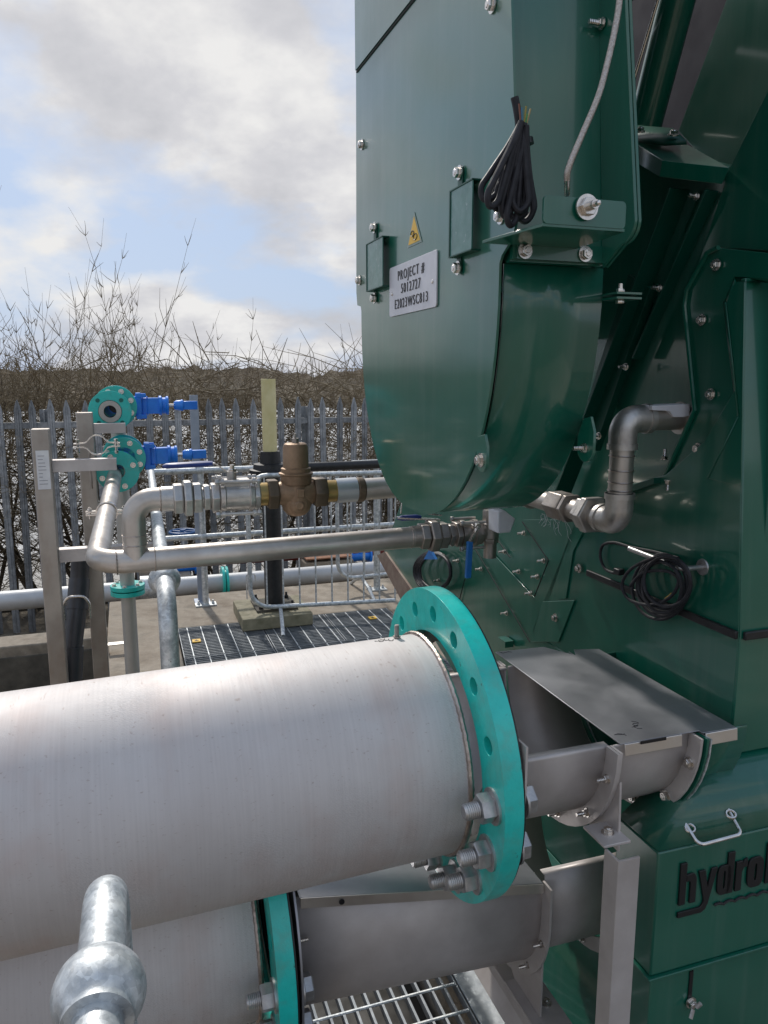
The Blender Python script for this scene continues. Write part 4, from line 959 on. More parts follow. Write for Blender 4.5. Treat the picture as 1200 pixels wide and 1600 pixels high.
def half_flange(name, a, b0, h0, r, wd, h_top, mat, parent, th=.005, bolts=True, dirs=NEGU, nb=5, me=None):
    outer_ = [(b0 - r - wd, h_top)] + [(b0 - (r + wd) * math.cos(PI * k / 24), h0 - (r + wd) * math.sin(PI * k / 24)) for k in range(25)] + [(b0 + r + wd, h_top)]
    inner_ = [(b0 + r + .002, h_top)] + [(b0 + (r + .002) * math.cos(PI * k / 24), h0 - (r + .002) * math.sin(PI * k / 24)) for k in range(25)] + [(b0 - r - .002, h_top)]
    m_ = MB(); m_.prism([Vector((a, b, h)) for b, h in outer_ + inner_], (th, 0, 0)); o_ = part(name, m_, mat, parent)
    if bolts:
        for k in range(nb):
            q = PI * (k + .5) / nb; p_ = Vector((a if dirs.x < 0 else a + th, b0 - (r + wd * .5) * math.cos(q), h0 - (r + wd * .5) * math.sin(q)))
            inst('bolt', me or B_STUD, p_, dirs, o_)
    return o_

# ------------------------------------------------------------------ big pipes
def big_pipe(b0, h0, af, a0, slope, label, bolts, nameplate=False, open_end=True):
    r, R_ = .203, .291
    t = thing('large_steel_pipe', (af - .4, b0, h0 - r), label, 'pipe')
    ax = Vector((math.cos(slope), 0, math.sin(slope))); ey = V3; ez = ax.cross(ey)
    o = Vector((af, b0, h0))
    m = MB(); L_ = (af - a0)
    m.lathe(o - ax * L_, ax, [(0, r), (L_ - .016, r), (L_ - .016, r - .004), (0, r - .004)], 128, closed=True); part('pipe_wall', m, PIPE_STEEL, t)
    holes = [[(.250 * math.cos(q) + .0155 * math.cos(p), .250 * math.sin(q) + .0155 * math.sin(p)) for p in [2 * PI * k / 16 for k in range(16)]] for q in [2 * PI * k / 16 for k in range(16)]]
    out_ = [(R_ * math.cos(2 * PI * k / 128), R_ * math.sin(2 * PI * k / 128)) for k in range(128)]
    inn = [((r + .006) * math.cos(2 * PI * k / 96), (r + .006) * math.sin(2 * PI * k / 96)) for k in range(96)]
    fl = MB(); fl.plate(out_, [inn] + holes, o, ey, ez, .034); flo = part('teal_flange', fl, TEAL, t, bevel=.0016)
    # dark gap ring between pipe and loose flange, and the weld
    m = MB(); m.lathe(o + ax * .028, ax, [(0, r - .02), (.002, r - .02), (.002, r + .0055), (0, r + .0055)], 96, closed=True); part('stub_end', m, CASTD, t)
    rnd = random.Random(3); n = 300; vs = []
    wring = [(o - ax * (.018 + rnd.uniform(-.0006, .0006)) + (ey * math.cos(2 * PI * k / n) + ez * math.sin(2 * PI * k / n)) * (r + .001)) for k in range(n)]
    m = MB(); x0 = len(wring)
    path = wring; rs = [.0042 + .0011 * abs(math.sin(k * 1.05)) + rnd.uniform(0, .0006) for k in range(n)]
    m.tube(path, rs, 8, closed=True); part('weld_bead', m, WELD, t)
    m = MB(); m.lathe(o + ax * .035, ax, [(0, r - .02), (0, R_ - .003), (.003, R_ - .003), (.003, r - .02)], 96, closed=True); part('gasket', m, BLACK, t)
    for k in bolts:
        q = 2 * PI * k / 16; p = o + (ey * math.cos(q) + ez * math.sin(q)) * .250
        b_ = inst('flange_bolt', B_BIG, p, -ax, flo, roll=rnd.uniform(0, 1)); 
        h_ = inst('bolt_head', B_BIGH, p + ax * .048, ax, flo, roll=rnd.uniform(0, 1))
    return t, o, ax, ey, ez
def show_k(): pass
P1, o1_, ax1, ey1, ez1 = big_pipe(1.28, -.685, .532, -2.6, .030, 'big brushed stainless steel pipe ending in a teal flange, uppermost of the two', (8, 9, 10, 11, 12))
# threaded stud on top of the pipe
sp_ = Vector((.532 - .045, 1.265, -.685 + .203)); 
m = MB(); 
sx = at(620, 1000, h=-.49); sx = Vector((sx.x, sx.y, -.685 + math.sqrt(max(.203 ** 2 - (sx.y - 1.28) ** 2, 0))))
m.cyl(sx - Z3 * .005, sx + Z3 * .024, .0042, 12)
for k in range(9): m.lathe(sx, Z3, [(.003 + k * .0024, .0038), (.0042 + k * .0024, .0050), (.0054 + k * .0024, .0038)], 12)
m.hexa(sx, Z3, 0, .003, .013); part('threaded_stud', m, CASTD, P1)
m = MB()
for k in range(9):
    q = sx + Vector((-.02 - .006 * (k % 5), -.012 + .02 * ((k * 7) % 5) / 5, 0)); q.z = -.685 + math.sqrt(.2036 ** 2 - (q.y - 1.28) ** 2) + .03 * (q.x - .532)
    m.tube([q, q + Vector((.006, -.004, 0)), q + Vector((.010, .004, 0))], .0008, 5)
part('pen_marks', m, INK, P1)
P2, o2_, ax2, ey2, ez2 = big_pipe(1.50, -1.13, .205, -2.4, .02, 'lower stainless steel pipe with a teal flange, half hidden under the upper pipe', (8, 9, 10, 11, 12))

# ------------------------------------------------------------------ troughs
RIM = -.645
tr1 = thing('stainless_trough', (.78, 1.28, RIM - .2), 'half round stainless steel trough between the big teal flange and the machine', 'trough')
u_channel('trough_section', .572, .782, 1.28, RIM - .004, .200, RIM, DULL_STEEL, tr1, .003, lip=.016)
u_channel('trough_section', .792, .958, 1.28, RIM - .004, .200, RIM, DULL_STEEL, tr1, .003)
half_flange('joint_flange', .776, 1.28, RIM, .200, .036, RIM + .002, DULL_STEEL, tr1, dirs=NEGU, nb=6)
half_flange('joint_flange', .7825, 1.28, RIM, .200, .034, RIM + .002, DULL_STEEL, tr1, bolts=False)
half_flange('end_flange', .954, 1.28, RIM, .200, .034, RIM + .001, DULL_STEEL, tr1, nb=6, me=B_HEAD)
half_flange('start_flange', .571, 1.28, RIM, .150, .13, RIM + .07, DULL_STEEL, tr1, th=.004, bolts=False)
m = MB(); m.prism([Vector((.788, 1.075, -.73)), Vector((.788, 1.050, -.70)), Vector((.788, 1.045, -.83)), Vector((.788, 1.16, -.83))], (.004, 0, 0)); part('support_gusset', m, DULL_STEEL, tr1)
cpost = at(966, 1347, b=.985)
m = MB(); m.lohi((cpost.x - .004, 1.02, cpost.z + .003), (cpost.x + .05, 1.085, cpost.z + .008)); fp = part('foot_plate', m, DULL_STEEL, tr1, bevel=.001)
inst('bolt', B_HEAD, (cpost.x + .025, 1.052, cpost.z + .008), Z3, fp)
spout = MB(); 
u_channel('spout', .974, 1.082, 1.28, RIM - .006, .206, RIM - .002, GREEN, mc, .005)
half_flange('spout_flange', .966, 1.28, RIM - .001, .200, .036, RIM, GREEN, mc, bolts=False)
half_flange('spout_flange_rim', .9725, 1.28, RIM - .001, .200, .038, RIM, GALV, mc, bolts=False, th=.003)
# cover plate
lid = thing('cover_plate', (.93, 1.3, RIM), 'loose grey stainless cover plate lying across the upper trough', 'cover plate')
hz = RIM + .0035
lp_ = [(.800, 1.070), (.968, 1.070), (.970, 1.060), (1.044, 1.058), (1.044, 1.50), (.985, 1.515), (.968, 1.48), (.925, 1.555), (.800, 1.560)]
# front edge sits slightly bowed
m = MB(); m.prism([Vector((a, b, hz)) for a, b in lp_], (0, 0, .0022)); part('plate', m, SHEET, lid, bevel=.0006)
m = MB(); m.prism([Vector((.806, 1.0685, hz + .002)), Vector((.929, 1.0685, hz + .002)), Vector((.929, 1.066, hz - .020)), Vector((.806, 1.066, hz - .020))], (0, -.002, 0))
lf = part('folded_lip', m, STEEL, lid, bevel=.001)
m = MB(); m.lohi((.838, 1.0635, hz - .0015), (.892, 1.0655, hz + .0035)); part('slot', m, INK, lf)
m = MB(); m.prism([Vector((.972, 1.0575, hz + .002)), Vector((1.044, 1.0575, hz + .002)), Vector((1.044, 1.055, hz - .021)), Vector((.972, 1.055, hz - .021))], (0, -.002, 0)); part('folded_lip', m, STEEL, lid, bevel=.001)
rnd = random.Random(8); m = MB()
for c_ in ((.83, 1.095), (.835, 1.545), (.875, 1.11), (.86, 1.12)):
    p = Vector((c_[0], c_[1], hz + .0024)); pp = [p]
    for k in range(6): pp.append(pp[-1] + Vector((rnd.uniform(-.010, .014), rnd.uniform(-.006, .008), 0)))
    m.tube(pp, .0006, 4)
part('pen_marks', m, INK, lid)

R2a, R2b = -.975, -1.065
tr2 = thing('stainless_trough', (.8, 1.5, -1.33), 'long covered stainless steel trough running from the lower teal flange under the upper one', 'trough')
def sl_u(name, a0, a1, h0, h1, mat, deep0=.10, deep1=.06):
    m_ = MB(); vs = []; s0 = U_section(1.50, h0 - deep0, .200, h0); s1 = U_section(1.50, h1 - deep1, .200, h1)
    vs = [Vector((a0, b, h)) for b, h in s0] + [Vector((a1, b, h)) for b, h in s1]; n = len(s0)
    m_.add(vs, [(i, i + 1, n + i + 1, n + i) for i in range(n - 1)]); o_ = part(name, m_, mat, tr2); k_ = o_.modifiers.new('s', 'SOLIDIFY'); k_.thickness = .003; k_.offset = 0
sl_u('trough_section', .258, .792, R2a, R2b, DULL_STEEL, .15, .09)
m = MB(); m.prism([Vector((.262, 1.288, R2a + .004)), Vector((.788, 1.288, R2b + .004)), Vector((.788, 1.712, R2b + .004)), Vector((.262, 1.712, R2a + .004))], (0, 0, .002)); lidb = part('lid_plate', m, SHEET, tr2, bevel=.0008)
m = MB(); m.prism([Vector((.264, 1.287, R2a + .006)), Vector((.787, 1.287, R2b + .006)), Vector((.787, 1.2855, R2b - .014)), Vector((.264, 1.2855, R2a - .014))], (0, -.002, 0)); part('lid_lip', m, STEEL, lidb)
m = MB(); q = at(534, 1409, b=1.283); m.cyl(q - V3 * .0015, q + V3 * .0005, .0055, 16); part('lip_hole', m, INK, lidb)
half_flange('joint_flange', .792, 1.5, R2b - .085, .200, .036, R2b + .004, DULL_STEEL, tr2, nb=6)
u_channel('trough_section', .80, 1.02, 1.5, R2b - .08, .197, R2b + .012, DULL_STEEL, tr2, .003, lip=.02)
half_flange('end_flange', 1.0, 1.5, R2b - .085, .200, .036, R2b, DULL_STEEL, tr2, nb=6, me=B_HEAD)
m = MB(); m.prism([Vector((.248, 1.5 + (r_) * math.cos(q), -1.13 + r_ * math.sin(q))) for q, r_ in [(2 * PI * k / 48, .288) for k in range(48)]], (.004, 0, 0)); part('start_flange', m, SHEET, tr2)
q = at(462, 1463, b=1.30); inst('bolt', B_STUD, (.254, 1.285, q.z), U3, tr2)
m = MB(); m.prism([Vector((.800, 1.30, -1.24)), Vector((.800, 1.30, -1.40)), Vector((.800, 1.42, -1.40)), Vector((.800, 1.5, -1.33))], (.004, 0, 0)); part('support_gusset', m, DULL_STEEL, tr2)
m = MB(); m.lohi((.775, 1.24, -1.406), (.86, 1.42, -1.401)); fp2 = part('foot_plate', m, DULL_STEEL, tr2)
inst('bolt', B_HEAD, (.835, 1.33, -1.401), Z3, fp2)
# frame under the troughs
fr = thing('support_frame', (cpost.x, .985, SLAB), 'stainless steel angle post and cross member holding up the troughs', 'support')
cxp, byp = cpost.x, .985
m = MB(); th = .005
m.prism([Vector((cxp, byp, cpost.z)), Vector((cxp + .044, byp, cpost.z)), Vector((cxp + .044, byp + th, cpost.z)), Vector((cxp + th, byp + th, cpost.z)), Vector((cxp + th, byp + .040, cpost.z)), Vector((cxp, byp + .040, cpost.z))], (0, 0, SLAB - cpost.z)); part('angle_post', m, DULL_STEEL, fr, bevel=.0012)
m = MB(); m.lohi((.775, 1.00, -1.462), (.835, 2.3, -1.408)); part('cross_member', m, DULL_STEEL, fr, bevel=.003)
m = MB(); m.prism([Vector((.755, 1.0, -1.47)), Vector((.79, 1.0, -1.408)), Vector((.773, 1.0, -1.47))], (0, 1.3, 0)); part('frame_web', m, DULL_STEEL, fr)

# ------------------------------------------------------------------ small bore pipework
PBb = 1.93; PH_ = -.443; UH = -.2925; PR = .0290
X = lambda px: at(px, 773, b=PBb).x
XL = lambda px: at(px, 850, b=PBb).x
a_el, a_tee = at(150, 880, b=PBb).x, at(211, 850, b=PBb).x
FV = 3.52
sp1 = thing('steel_pipework', (a_tee, PBb, PH_ - .03), 'weathered stainless steel pipe with a tee and two elbows leading to the machine', 'pipework')
m = MB(); m.tube(fillet([Vector((-.055, FV, -.405)), Vector((a_el, PBb, PH_)), Vector((XL(648), PBb, PH_ + .012))], [.075], 12), PR, 28); part('pipe', m, THINP, sp1)
m = MB(); m.tube(fillet([Vector((a_tee, PBb, PH_)), Vector((a_tee, PBb, UH)), Vector((X(272), PBb, UH))], [.078], 12), PR * .985, 28); part('branch_elbow', m, THINP, sp1)
for p, d_ in ((Vector((a_tee, PBb, PH_ + .042)), Z3), (Vector((a_tee, PBb, UH - .085)), Z3), (Vector((X(250), PBb, UH)), U3), (Vector((a_tee + .045, PBb, PH_ + .002)), U3), (Vector((a_tee - .045, PBb, PH_)), U3), (Vector((XL(641), PBb, PH_ + .0115)), U3)):
    x_, y_, z_ = frame_for(d_); ring = [p + (x_ * math.cos(2 * PI * k / 40) + y_ * math.sin(2 * PI * k / 40)) * (PR * 1.0) for k in range(40)]
    m = MB(); m.tube(ring, [.0014 + .0006 * math.sin(k * 2.3) for k in range(40)], 6, closed=True); part('weld_bead', m, WELD, sp1)
m = MB(); m.lathe(Vector((X(252), PBb, UH)), U3, [(0, PR * 1.07), (X(270) - X(252), PR * 1.07)], 28); part('threaded_socket', m, CAST, sp1)
def hexrun(parent, xs, b, h, mat, nm):
    for x0, x1, af in xs:
        m_ = MB(); m_.hexa(Vector((x0, b, h)), U3, 0, x1 - x0, af); part(nm, m_, mat, parent, bevel=.0015)
un = thing('union_fitting', (X(300), PBb, UH - .04), 'hexagonal stainless steel union between the elbow and the ball valve', 'pipe fitting')
hexrun(un, [(X(270), X(286), .070), (X(286.5), X(300), .083), (X(300.5), X(315), .070), (X(317), X(328), .060)], PBb, UH, CAST, 'hex_section')
m = MB(); m.cyl(Vector((X(313), PBb, UH)), Vector((X(332), PBb, UH)), .025, 20); part('nipple', m, CAST, un)
bvv = thing('ball_valve', (X(366), PBb, UH - .05), 'three piece stainless ball valve with a blue gripped lever lying flat', 'valve')
hexrun(bvv, [(X(329), X(343), .066), (X(396), X(405), .066)], PBb, UH, CAST, 'end_cap')
m = MB(); x0 = X(343); x1 = X(396); m.lathe(Vector((x0, PBb, UH)), U3, [(0, .038), (.012, .040), (.013, .036), (x1 - x0 - .013, .036), (x1 - x0 - .012, .040), (x1 - x0, .038)], 28); part('valve_body', m, CAST, bvv, bevel=.001)
m = MB(); m.box(Vector(((x0 + x1) / 2, PBb, UH + .034)), (x1 - x0 - .02, .05, .016)); m.cyl(Vector((X(363), PBb, UH + .035)), Vector((X(363), PBb, UH + .062)), .012, 16); part('stem_boss', m, CAST, bvv, bevel=.001)
for sy in (-1, 1):
    for sz in (-1, 1):
        c = Vector((x0, PBb + sy * .036, UH + sz * .040)); m = MB(); m.cyl(c + U3 * -.012, c + U3 * (x1 - x0 + .012), .0045, 10); m.hexa(c, U3, -.014, -.004, .014); m.hexa(c + U3 * (x1 - x0), U3, .004, .014, .014); m.lathe(c, U3, [(0, .009), (.008, .009)], 14); m.lathe(c + U3 * (x1 - x0 - .008), U3, [(0, .009), (.008, .009)], 14)
        part('body_bolt', m, CAST, bvv)
m = MB(); c = Vector((X(364), PBb, UH + .058)); m.hexa(c, Z3, .002, .010, .020); m.cyl(c, c + Z3 * .02, .006, 10); part('stem_nut', m, SSB, bvv)
def strap(m_, path, wdir, w_, th_):
    for i in range(len(path) - 1):
        p, q = Vector(path[i]), Vector(path[i + 1]); d_ = (q - p).normalized(); nn = d_.cross(Vector(wdir)).normalized(); ww = Vector(wdir) * w_ / 2
        m_.prism([p + nn * th_ / 2 + ww, p - nn * th_ / 2 + ww, p - nn * th_ / 2 - ww, p + nn * th_ / 2 - ww], q - p)
lz = at(300, 725, b=PBb).z
m = MB(); strap(m, [Vector((X(372), PBb, UH + .060)), Vector((X(356), PBb, UH + .061)), Vector((X(337), PBb, lz)), Vector((X(262), PBb, lz - .003))], V3, .022, .003); lev = part('lever', m, SSB, bvv)
m = MB(); m.tube([Vector((X(k), PBb, lz - .003 * (337 - k) / 75)) for k in (334, 320, 300, 280, 262, 256)], [.006, .0075, .0075, .0075, .0070, .003], 12); 
m.v = [Vector((v.x, PBb + (v.y - PBb) * 1.9, v.z)) for v in m.v]; part('blue_grip', m, NAVY, lev)
# pressure reducing valve
prv = thing('reducing_valve', (X(463), PBb, UH - .06), 'bronze pressure reducing valve with a tall bell housing, right of the ball valve', 'valve')
c = Vector((X(463), PBb, UH)); top = at(460, 692, b=PBb).z - UH
m = MB(); m.lathe(c, Z3, [(-.060, .012), (-.056, .024), (-.045, .034), (-.028, .040), (-.010, .041), (.012, .038), (.022, .036), (.024, .040), (.046, .040), (.048, .044), (.052, .044), (.054, .038), (.064, .038), (.066, .033), (top - .010, .032), (top - .003, .029), (top, .024), (top + .0005, .010)], 40)
part('bell_housing', m, BRONZE, prv)
m = MB(); m.lathe(c, U3, [(X(434) - c.x, .028), (X(440) - c.x, .031), (-.02, .038), (.02, .038), (X(486) - c.x, .031), (X(492) - c.x, .028)], 28); part('valve_body', m, BRONZE, prv)
m = MB(); m.lathe(c + Vector((0, -.020, -.028)), NEGV, [(0, .026), (.016, .022), (.020, .012), (.024, .010)], 20); m.box(c + Vector((.003, -.040, .004)), (.020, .006, .022)); part('cast_boss', m, BRONZE, prv, bevel=.002)
m = MB(); m.cyl(c + Z3 * top, c + Z3 * (top + .012), .009, 12); m.cyl(c + Z3 * (top + .012), c + Z3 * (top + .024), .003, 8); part('adjusting_screw', m, CASTD, prv)
BRZD = surf('dark_bronze', (.10, .075, .05), (.17, .125, .085), metal=.6, r1=.4, r2=.55, scale=20, bump=.3, bscale=150)
hexrun(prv, [(X(417), X(434), .072), (X(489), X(509), .072)], PBb, UH, BRZD, 'union_nut')
m = MB(); m.cyl(Vector((X(405), PBb, UH)), Vector((X(418), PBb, UH)), .030, 24); part('brass_tail', m, BRASS, prv); m = MB(); m.cyl(Vector((X(508), PBb, UH)), Vector((X(525), PBb, UH)), .029, 24); part('brass_tail', m, BRASS, prv)
up = thing('upper_outlet_pipe', (X(560), PBb, UH - .03), 'stainless pipe with a pale coupling running from the bronze valve behind the green chute', 'pipe')
m = MB(); m.cyl(Vector((X(524), PBb, UH)), Vector((X(556), PBb, UH + .001)), .0325, 28); part('coupling', m, surf('pale_coupling', (.42, .44, .46), (.50, .52, .54), metal=.7, r1=.35, r2=.45), up)
m = MB(); m.lathe(Vector((X(556), PBb, UH)), U3, [(0, .030), (.004, .033), (.018, .033), (.022, .030)], 28); part('ring', m, BRZD, up)
m = MB(); m.cyl(Vector((X(562), PBb, UH)), Vector((1.02, PBb, UH + .01)), .029, 28); part('pipe', m, THINP, up)

# lower valve group under the chute
lv = thing('ball_valve', (XL(715), PBb, PH_ - .05), 'dark stainless ball valve and unions under the rounded chute', 'valve')
XB = lambda px: at(px, 825, b=PBb).x
LH = PH_ + .013
hexrun(lv, [(XB(655), XB(668), .066), (XB(668.5), XB(683), .082), (XB(683.5), XB(697), .068), (XB(699), XB(707), .056), (XB(709), XB(718), .066), (XB(743), XB(751), .062)], PBb, LH, CASTD, 'hex_section')
m = MB(); m.cyl(Vector((XB(645), PBb, LH)), Vector((XB(656), PBb, LH)), .030, 24); m.cyl(Vector((XB(690), PBb, LH)), Vector((XB(765), PBb, LH)), .027, 24); m.lathe(Vector((XB(718), PBb, LH)), U3, [(0, .038), (.012, .038), (.013, .034), (XB(744) - XB(718) - .013, .034), (XB(744) - XB(718) - .012, .038), (XB(744) - XB(718), .038)], 24); part('valve_body', m, CASTD, lv)
for sy in (-1, 1):
    for sz in (-1, 1):
        q = Vector((XB(718), PBb + sy * .034, LH + sz * .036)); m = MB(); m.cyl(q - U3 * .012, q + U3 * (XB(744) - XB(718) + .012), .0042, 8); m.hexa(q, U3, -.012, -.003, .013); part('body_bolt', m, CAST, lv)
m = MB(); m.tube(fillet([Vector((XB(690), PBb, LH + .055)), Vector((XB(668), PBb, LH + .062)), Vector((XB(634), PBb + .03, LH + .10)), Vector((XB(632), PBb + .03, LH + .06))], .005, 3), .0022, 6); strap(m, [Vector((XB(690), PBb + .02, LH + .04)), Vector((XB(625), PBb + .02, LH + .052))], V3, .02, .004); part('lever', m, SSB, lv)
m = MB(); m.tube([Vector((XB(k), PBb + .02, LH + .05)) for k in (662, 655, 632, 625)], [.004, .008, .008, .004], 10); part('blue_grip', m, NAVY, lv)
dv = thing('drain_valve', (XB(764), PBb - .02, PH_ - .1), 'small upright drain valve with a bright blue lever hanging down', 'valve')
q = Vector((XB(764), PBb - .01, 0)); z = lambda y: at(764, y, b=PBb - .01).z
m = MB(); m.hexa(q, Z3, z(815), z(797), .040); m.lathe(q, Z3, [(z(842), .021), (z(840), .024), (z(818), .024), (z(815), .019)], 20); m.hexa(q, Z3, z(848), z(838), .040); m.cyl(q + Z3 * z(871), q + Z3 * z(846), .0185, 20); m.lathe(Vector((XB(752), PBb - .01, z(826))), U3, [(-.02, .017), (.02, .017)], 16)
part('valve_body', m, CASTD, dv)
l0 = at(746, 822, b=PBb - .05); l1 = at(734, 846, b=PBb - .06); l2 = at(731, 903, b=PBb - .06)
m = MB(); m.hexa(l0, NEGV, -.02, .006, .016); strap(m, [l0 + NEGV * .004, l1], V3, .012, .004); part('lever_neck', m, SSB, dv)
m = MB(); m.prism([Vector((l1.x - .008, l1.y - .006, l1.z)), Vector((l1.x + .008, l1.y - .006, l1.z)), Vector((l1.x + .008, l1.y + .006, l1.z)), Vector((l1.x - .008, l1.y + .006, l1.z))], (l2 - l1)); part('blue_grip', m, HBLUE, dv, bevel=.002)
# pipe from under the chute round to the body
VB = 1.34; va = at(970, 740, b=VB).x; zt_, zb_ = at(970, 655, b=VB).z, at(970, 816, b=VB).z
rp = thing('machine_inlet_pipe', (va, VB, zb_), 'stainless pipe rising through two elbows into the side of the green machine', 'pipework')
m = MB(); m.cyl(Vector((va, VB, zb_ + .05)), Vector((va, VB, zt_ - .045)), .0245, 28); part('riser', m, THINP, rp)
m = MB(); m.tube(fillet([Vector((va, VB, zt_ - .062)), Vector((va, VB, zt_)), Vector((va + .062, VB, zt_))], [.040], 12), .0285, 28); m.lathe(Vector((va, VB, zt_ - .062)), Z3, [(0, .031), (.012, .031)], 28); m.lathe(Vector((va + .050, VB, zt_)), U3, [(0, .031), (.012, .031)], 28); part('elbow', m, CAST, rp)
m = MB(); m.tube(fillet([Vector((va, VB, zb_ + .062)), Vector((va, VB, zb_)), Vector((va, VB + .062, zb_))], [.040], 12), .0285, 28); m.lathe(Vector((va, VB, zb_ + .050)), Z3, [(0, .031), (.012, .031)], 28); m.lathe(Vector((va, VB + .050, zb_)), V3, [(0, .031), (.012, .031)], 28); part('elbow', m, CAST, rp)
m = MB(); m.cyl(Vector((va + .06, VB, zt_)), Vector((AI, VB, zt_)), .0245, 28); m.lathe(Vector((AB + .02, VB, zt_)), U3, [(0, .0245), (0, .034), (.004, .034), (.004, .0245)], 24, closed=True); part('inlet_stub', m, THINP, rp)
for zz_ in (zt_ - .075, zt_ - .105, zb_ + .085, zb_ + .068):
    ring = [Vector((va + .0248 * math.cos(2 * PI * k / 40), VB + .0248 * math.sin(2 * PI * k / 40), zz_)) for k in range(40)]; m = MB(); m.tube(ring, .0018, 6, closed=True); part('weld_bead', m, WELD, rp)
ly = lambda px: Vector((va, at(px, 800, a=va).y, zb_))
m = MB(); m.cyl(Vector((va, VB + .05, zb_)), Vector((va, 1.95, zb_)), .0235, 24); m.tube([Vector((va, 1.70, zb_)), Vector((va, 1.9, zb_))], .030, 24); part('return_pipe', m, THINP, rp)
for y0_, y1_, af in ((1.425, 1.450, .076), (1.452, 1.470, .066), (1.515, 1.53, .062), (1.534, 1.60, .062)):
    m = MB(); m.hexa(Vector((va, y0_, zb_)), V3, 0, y1_ - y0_, af) if af != .0621 else None; part('union_nut', m, CASTD if y0_ > 1.5 else CAST, rp, bevel=.0015)
rnd = random.Random(6); m = MB()
for k in range(14):
    p = Vector((va - .02, rnd.uniform(1.50, 1.62), zb_ - .026)); pts = [p]
    for j in range(4): pts.append(pts[-1] + Vector((rnd.uniform(-.006, .006), rnd.uniform(-.010, .010), rnd.uniform(-.014, -.002))))
    m.tube(pts, .0004, 3)
part('thread_fibres', m, WHITEP, rp, kind='stuff')
# white clamp blocks
wb = pix([(778, 799), (788, 797), (806, 811), (798, 832), (778, 834)], b=1.83)
m = MB(); m.prism(wb, (0, .06, 0)); single('clamp_block', m, WHITEP, wb[4], 'white plastic clamp block behind the blue lever of the drain valve', 'pipe clamp', 'white pipe clamp blocks', bevel=.004)
wb = pix([(1019, 634), (1078, 631), (1079, 650), (1068, 652), (1053, 652), (1046, 642), (1019, 641)], b=VB - .03)
m = MB(); m.prism(wb, (0, .05, 0)); single('clamp_block', m, WHITEP, wb[0], 'pale plastic clamp block over the pipe entering the machine recess', 'pipe clamp', 'white pipe clamp blocks', bevel=.003)

# ------------------------------------------------------------------ stainless posts on the left, valves, drain pipe
def post_thing(px0, px1, ytop, b, label):
    p, q = at(px0, ytop, b=b), at(px1, ytop, b=b); t_ = thing('stainless_post', (p.x, b, SLAB - .8), label, 'post', 'stainless posts carrying the pipes')
    m_ = MB(); m_.lohi((p.x, b, SLAB - .85), (q.x, b + .065, p.z)); part('upright', m_, POSTM, t_, bevel=.003)
    return t_, p.x, q.x
po1, pa0, pa1 = post_thing(47, 76, 671, 3.1, 'left stainless steel post with a torn white paper label near its top')
m = MB(); m.lohi((pa0 + .012, 3.098, at(60, 765, b=3.1).z), (pa0 + .057, 3.0992, at(60, 704, b=3.1).z)); part('paper_label', m, PAPER, po1)
rnd = random.Random(2); m = MB()
for k in range(9):
    zq = at(60, 757 - k * 5.5, b=3.1).z; m.lohi((pa0 + .018, 3.0968, zq), (pa0 + .018 + rnd.uniform(.012, .03), 3.0976, zq + .0022))
part('faint_print', m, surf('grey_ink', (.3, .3, .33), (.35, .35, .38), r1=.6, r2=.6), po1)
def arm(parent, b, y, a0, a1, hh=.045, bb=.05):
    z1 = at(100, y, b=b).z; m_ = MB(); m_.lohi((a0, b, z1 - hh), (a1, b + .004, z1)); m_.lohi((a0, b + .004, z1 - .004), (a1, b + bb, z1)); part('angle_arm', m_, DULL_STEEL, parent, bevel=.001)
arm(po1, 3.12, 719, pa1, at(182, 720, b=3.12).x)
arm(po1, 3.12, 859, pa1, at(240, 860, b=3.12).x, .05)
po2, pb0, pb1 = post_thing(118, 144, 645, 3.35, 'right stainless steel post behind the left one, carrying the teal valves')
arm(po2, 3.36, 663, pb1, at(196, 664, b=3.36).x, .04)
def teal_disc(m_, c, ax, t0, t1, r): m_.lathe(c, ax, [(t0, .001), (t0, r), (t1, r), (t1, .001)], 40)
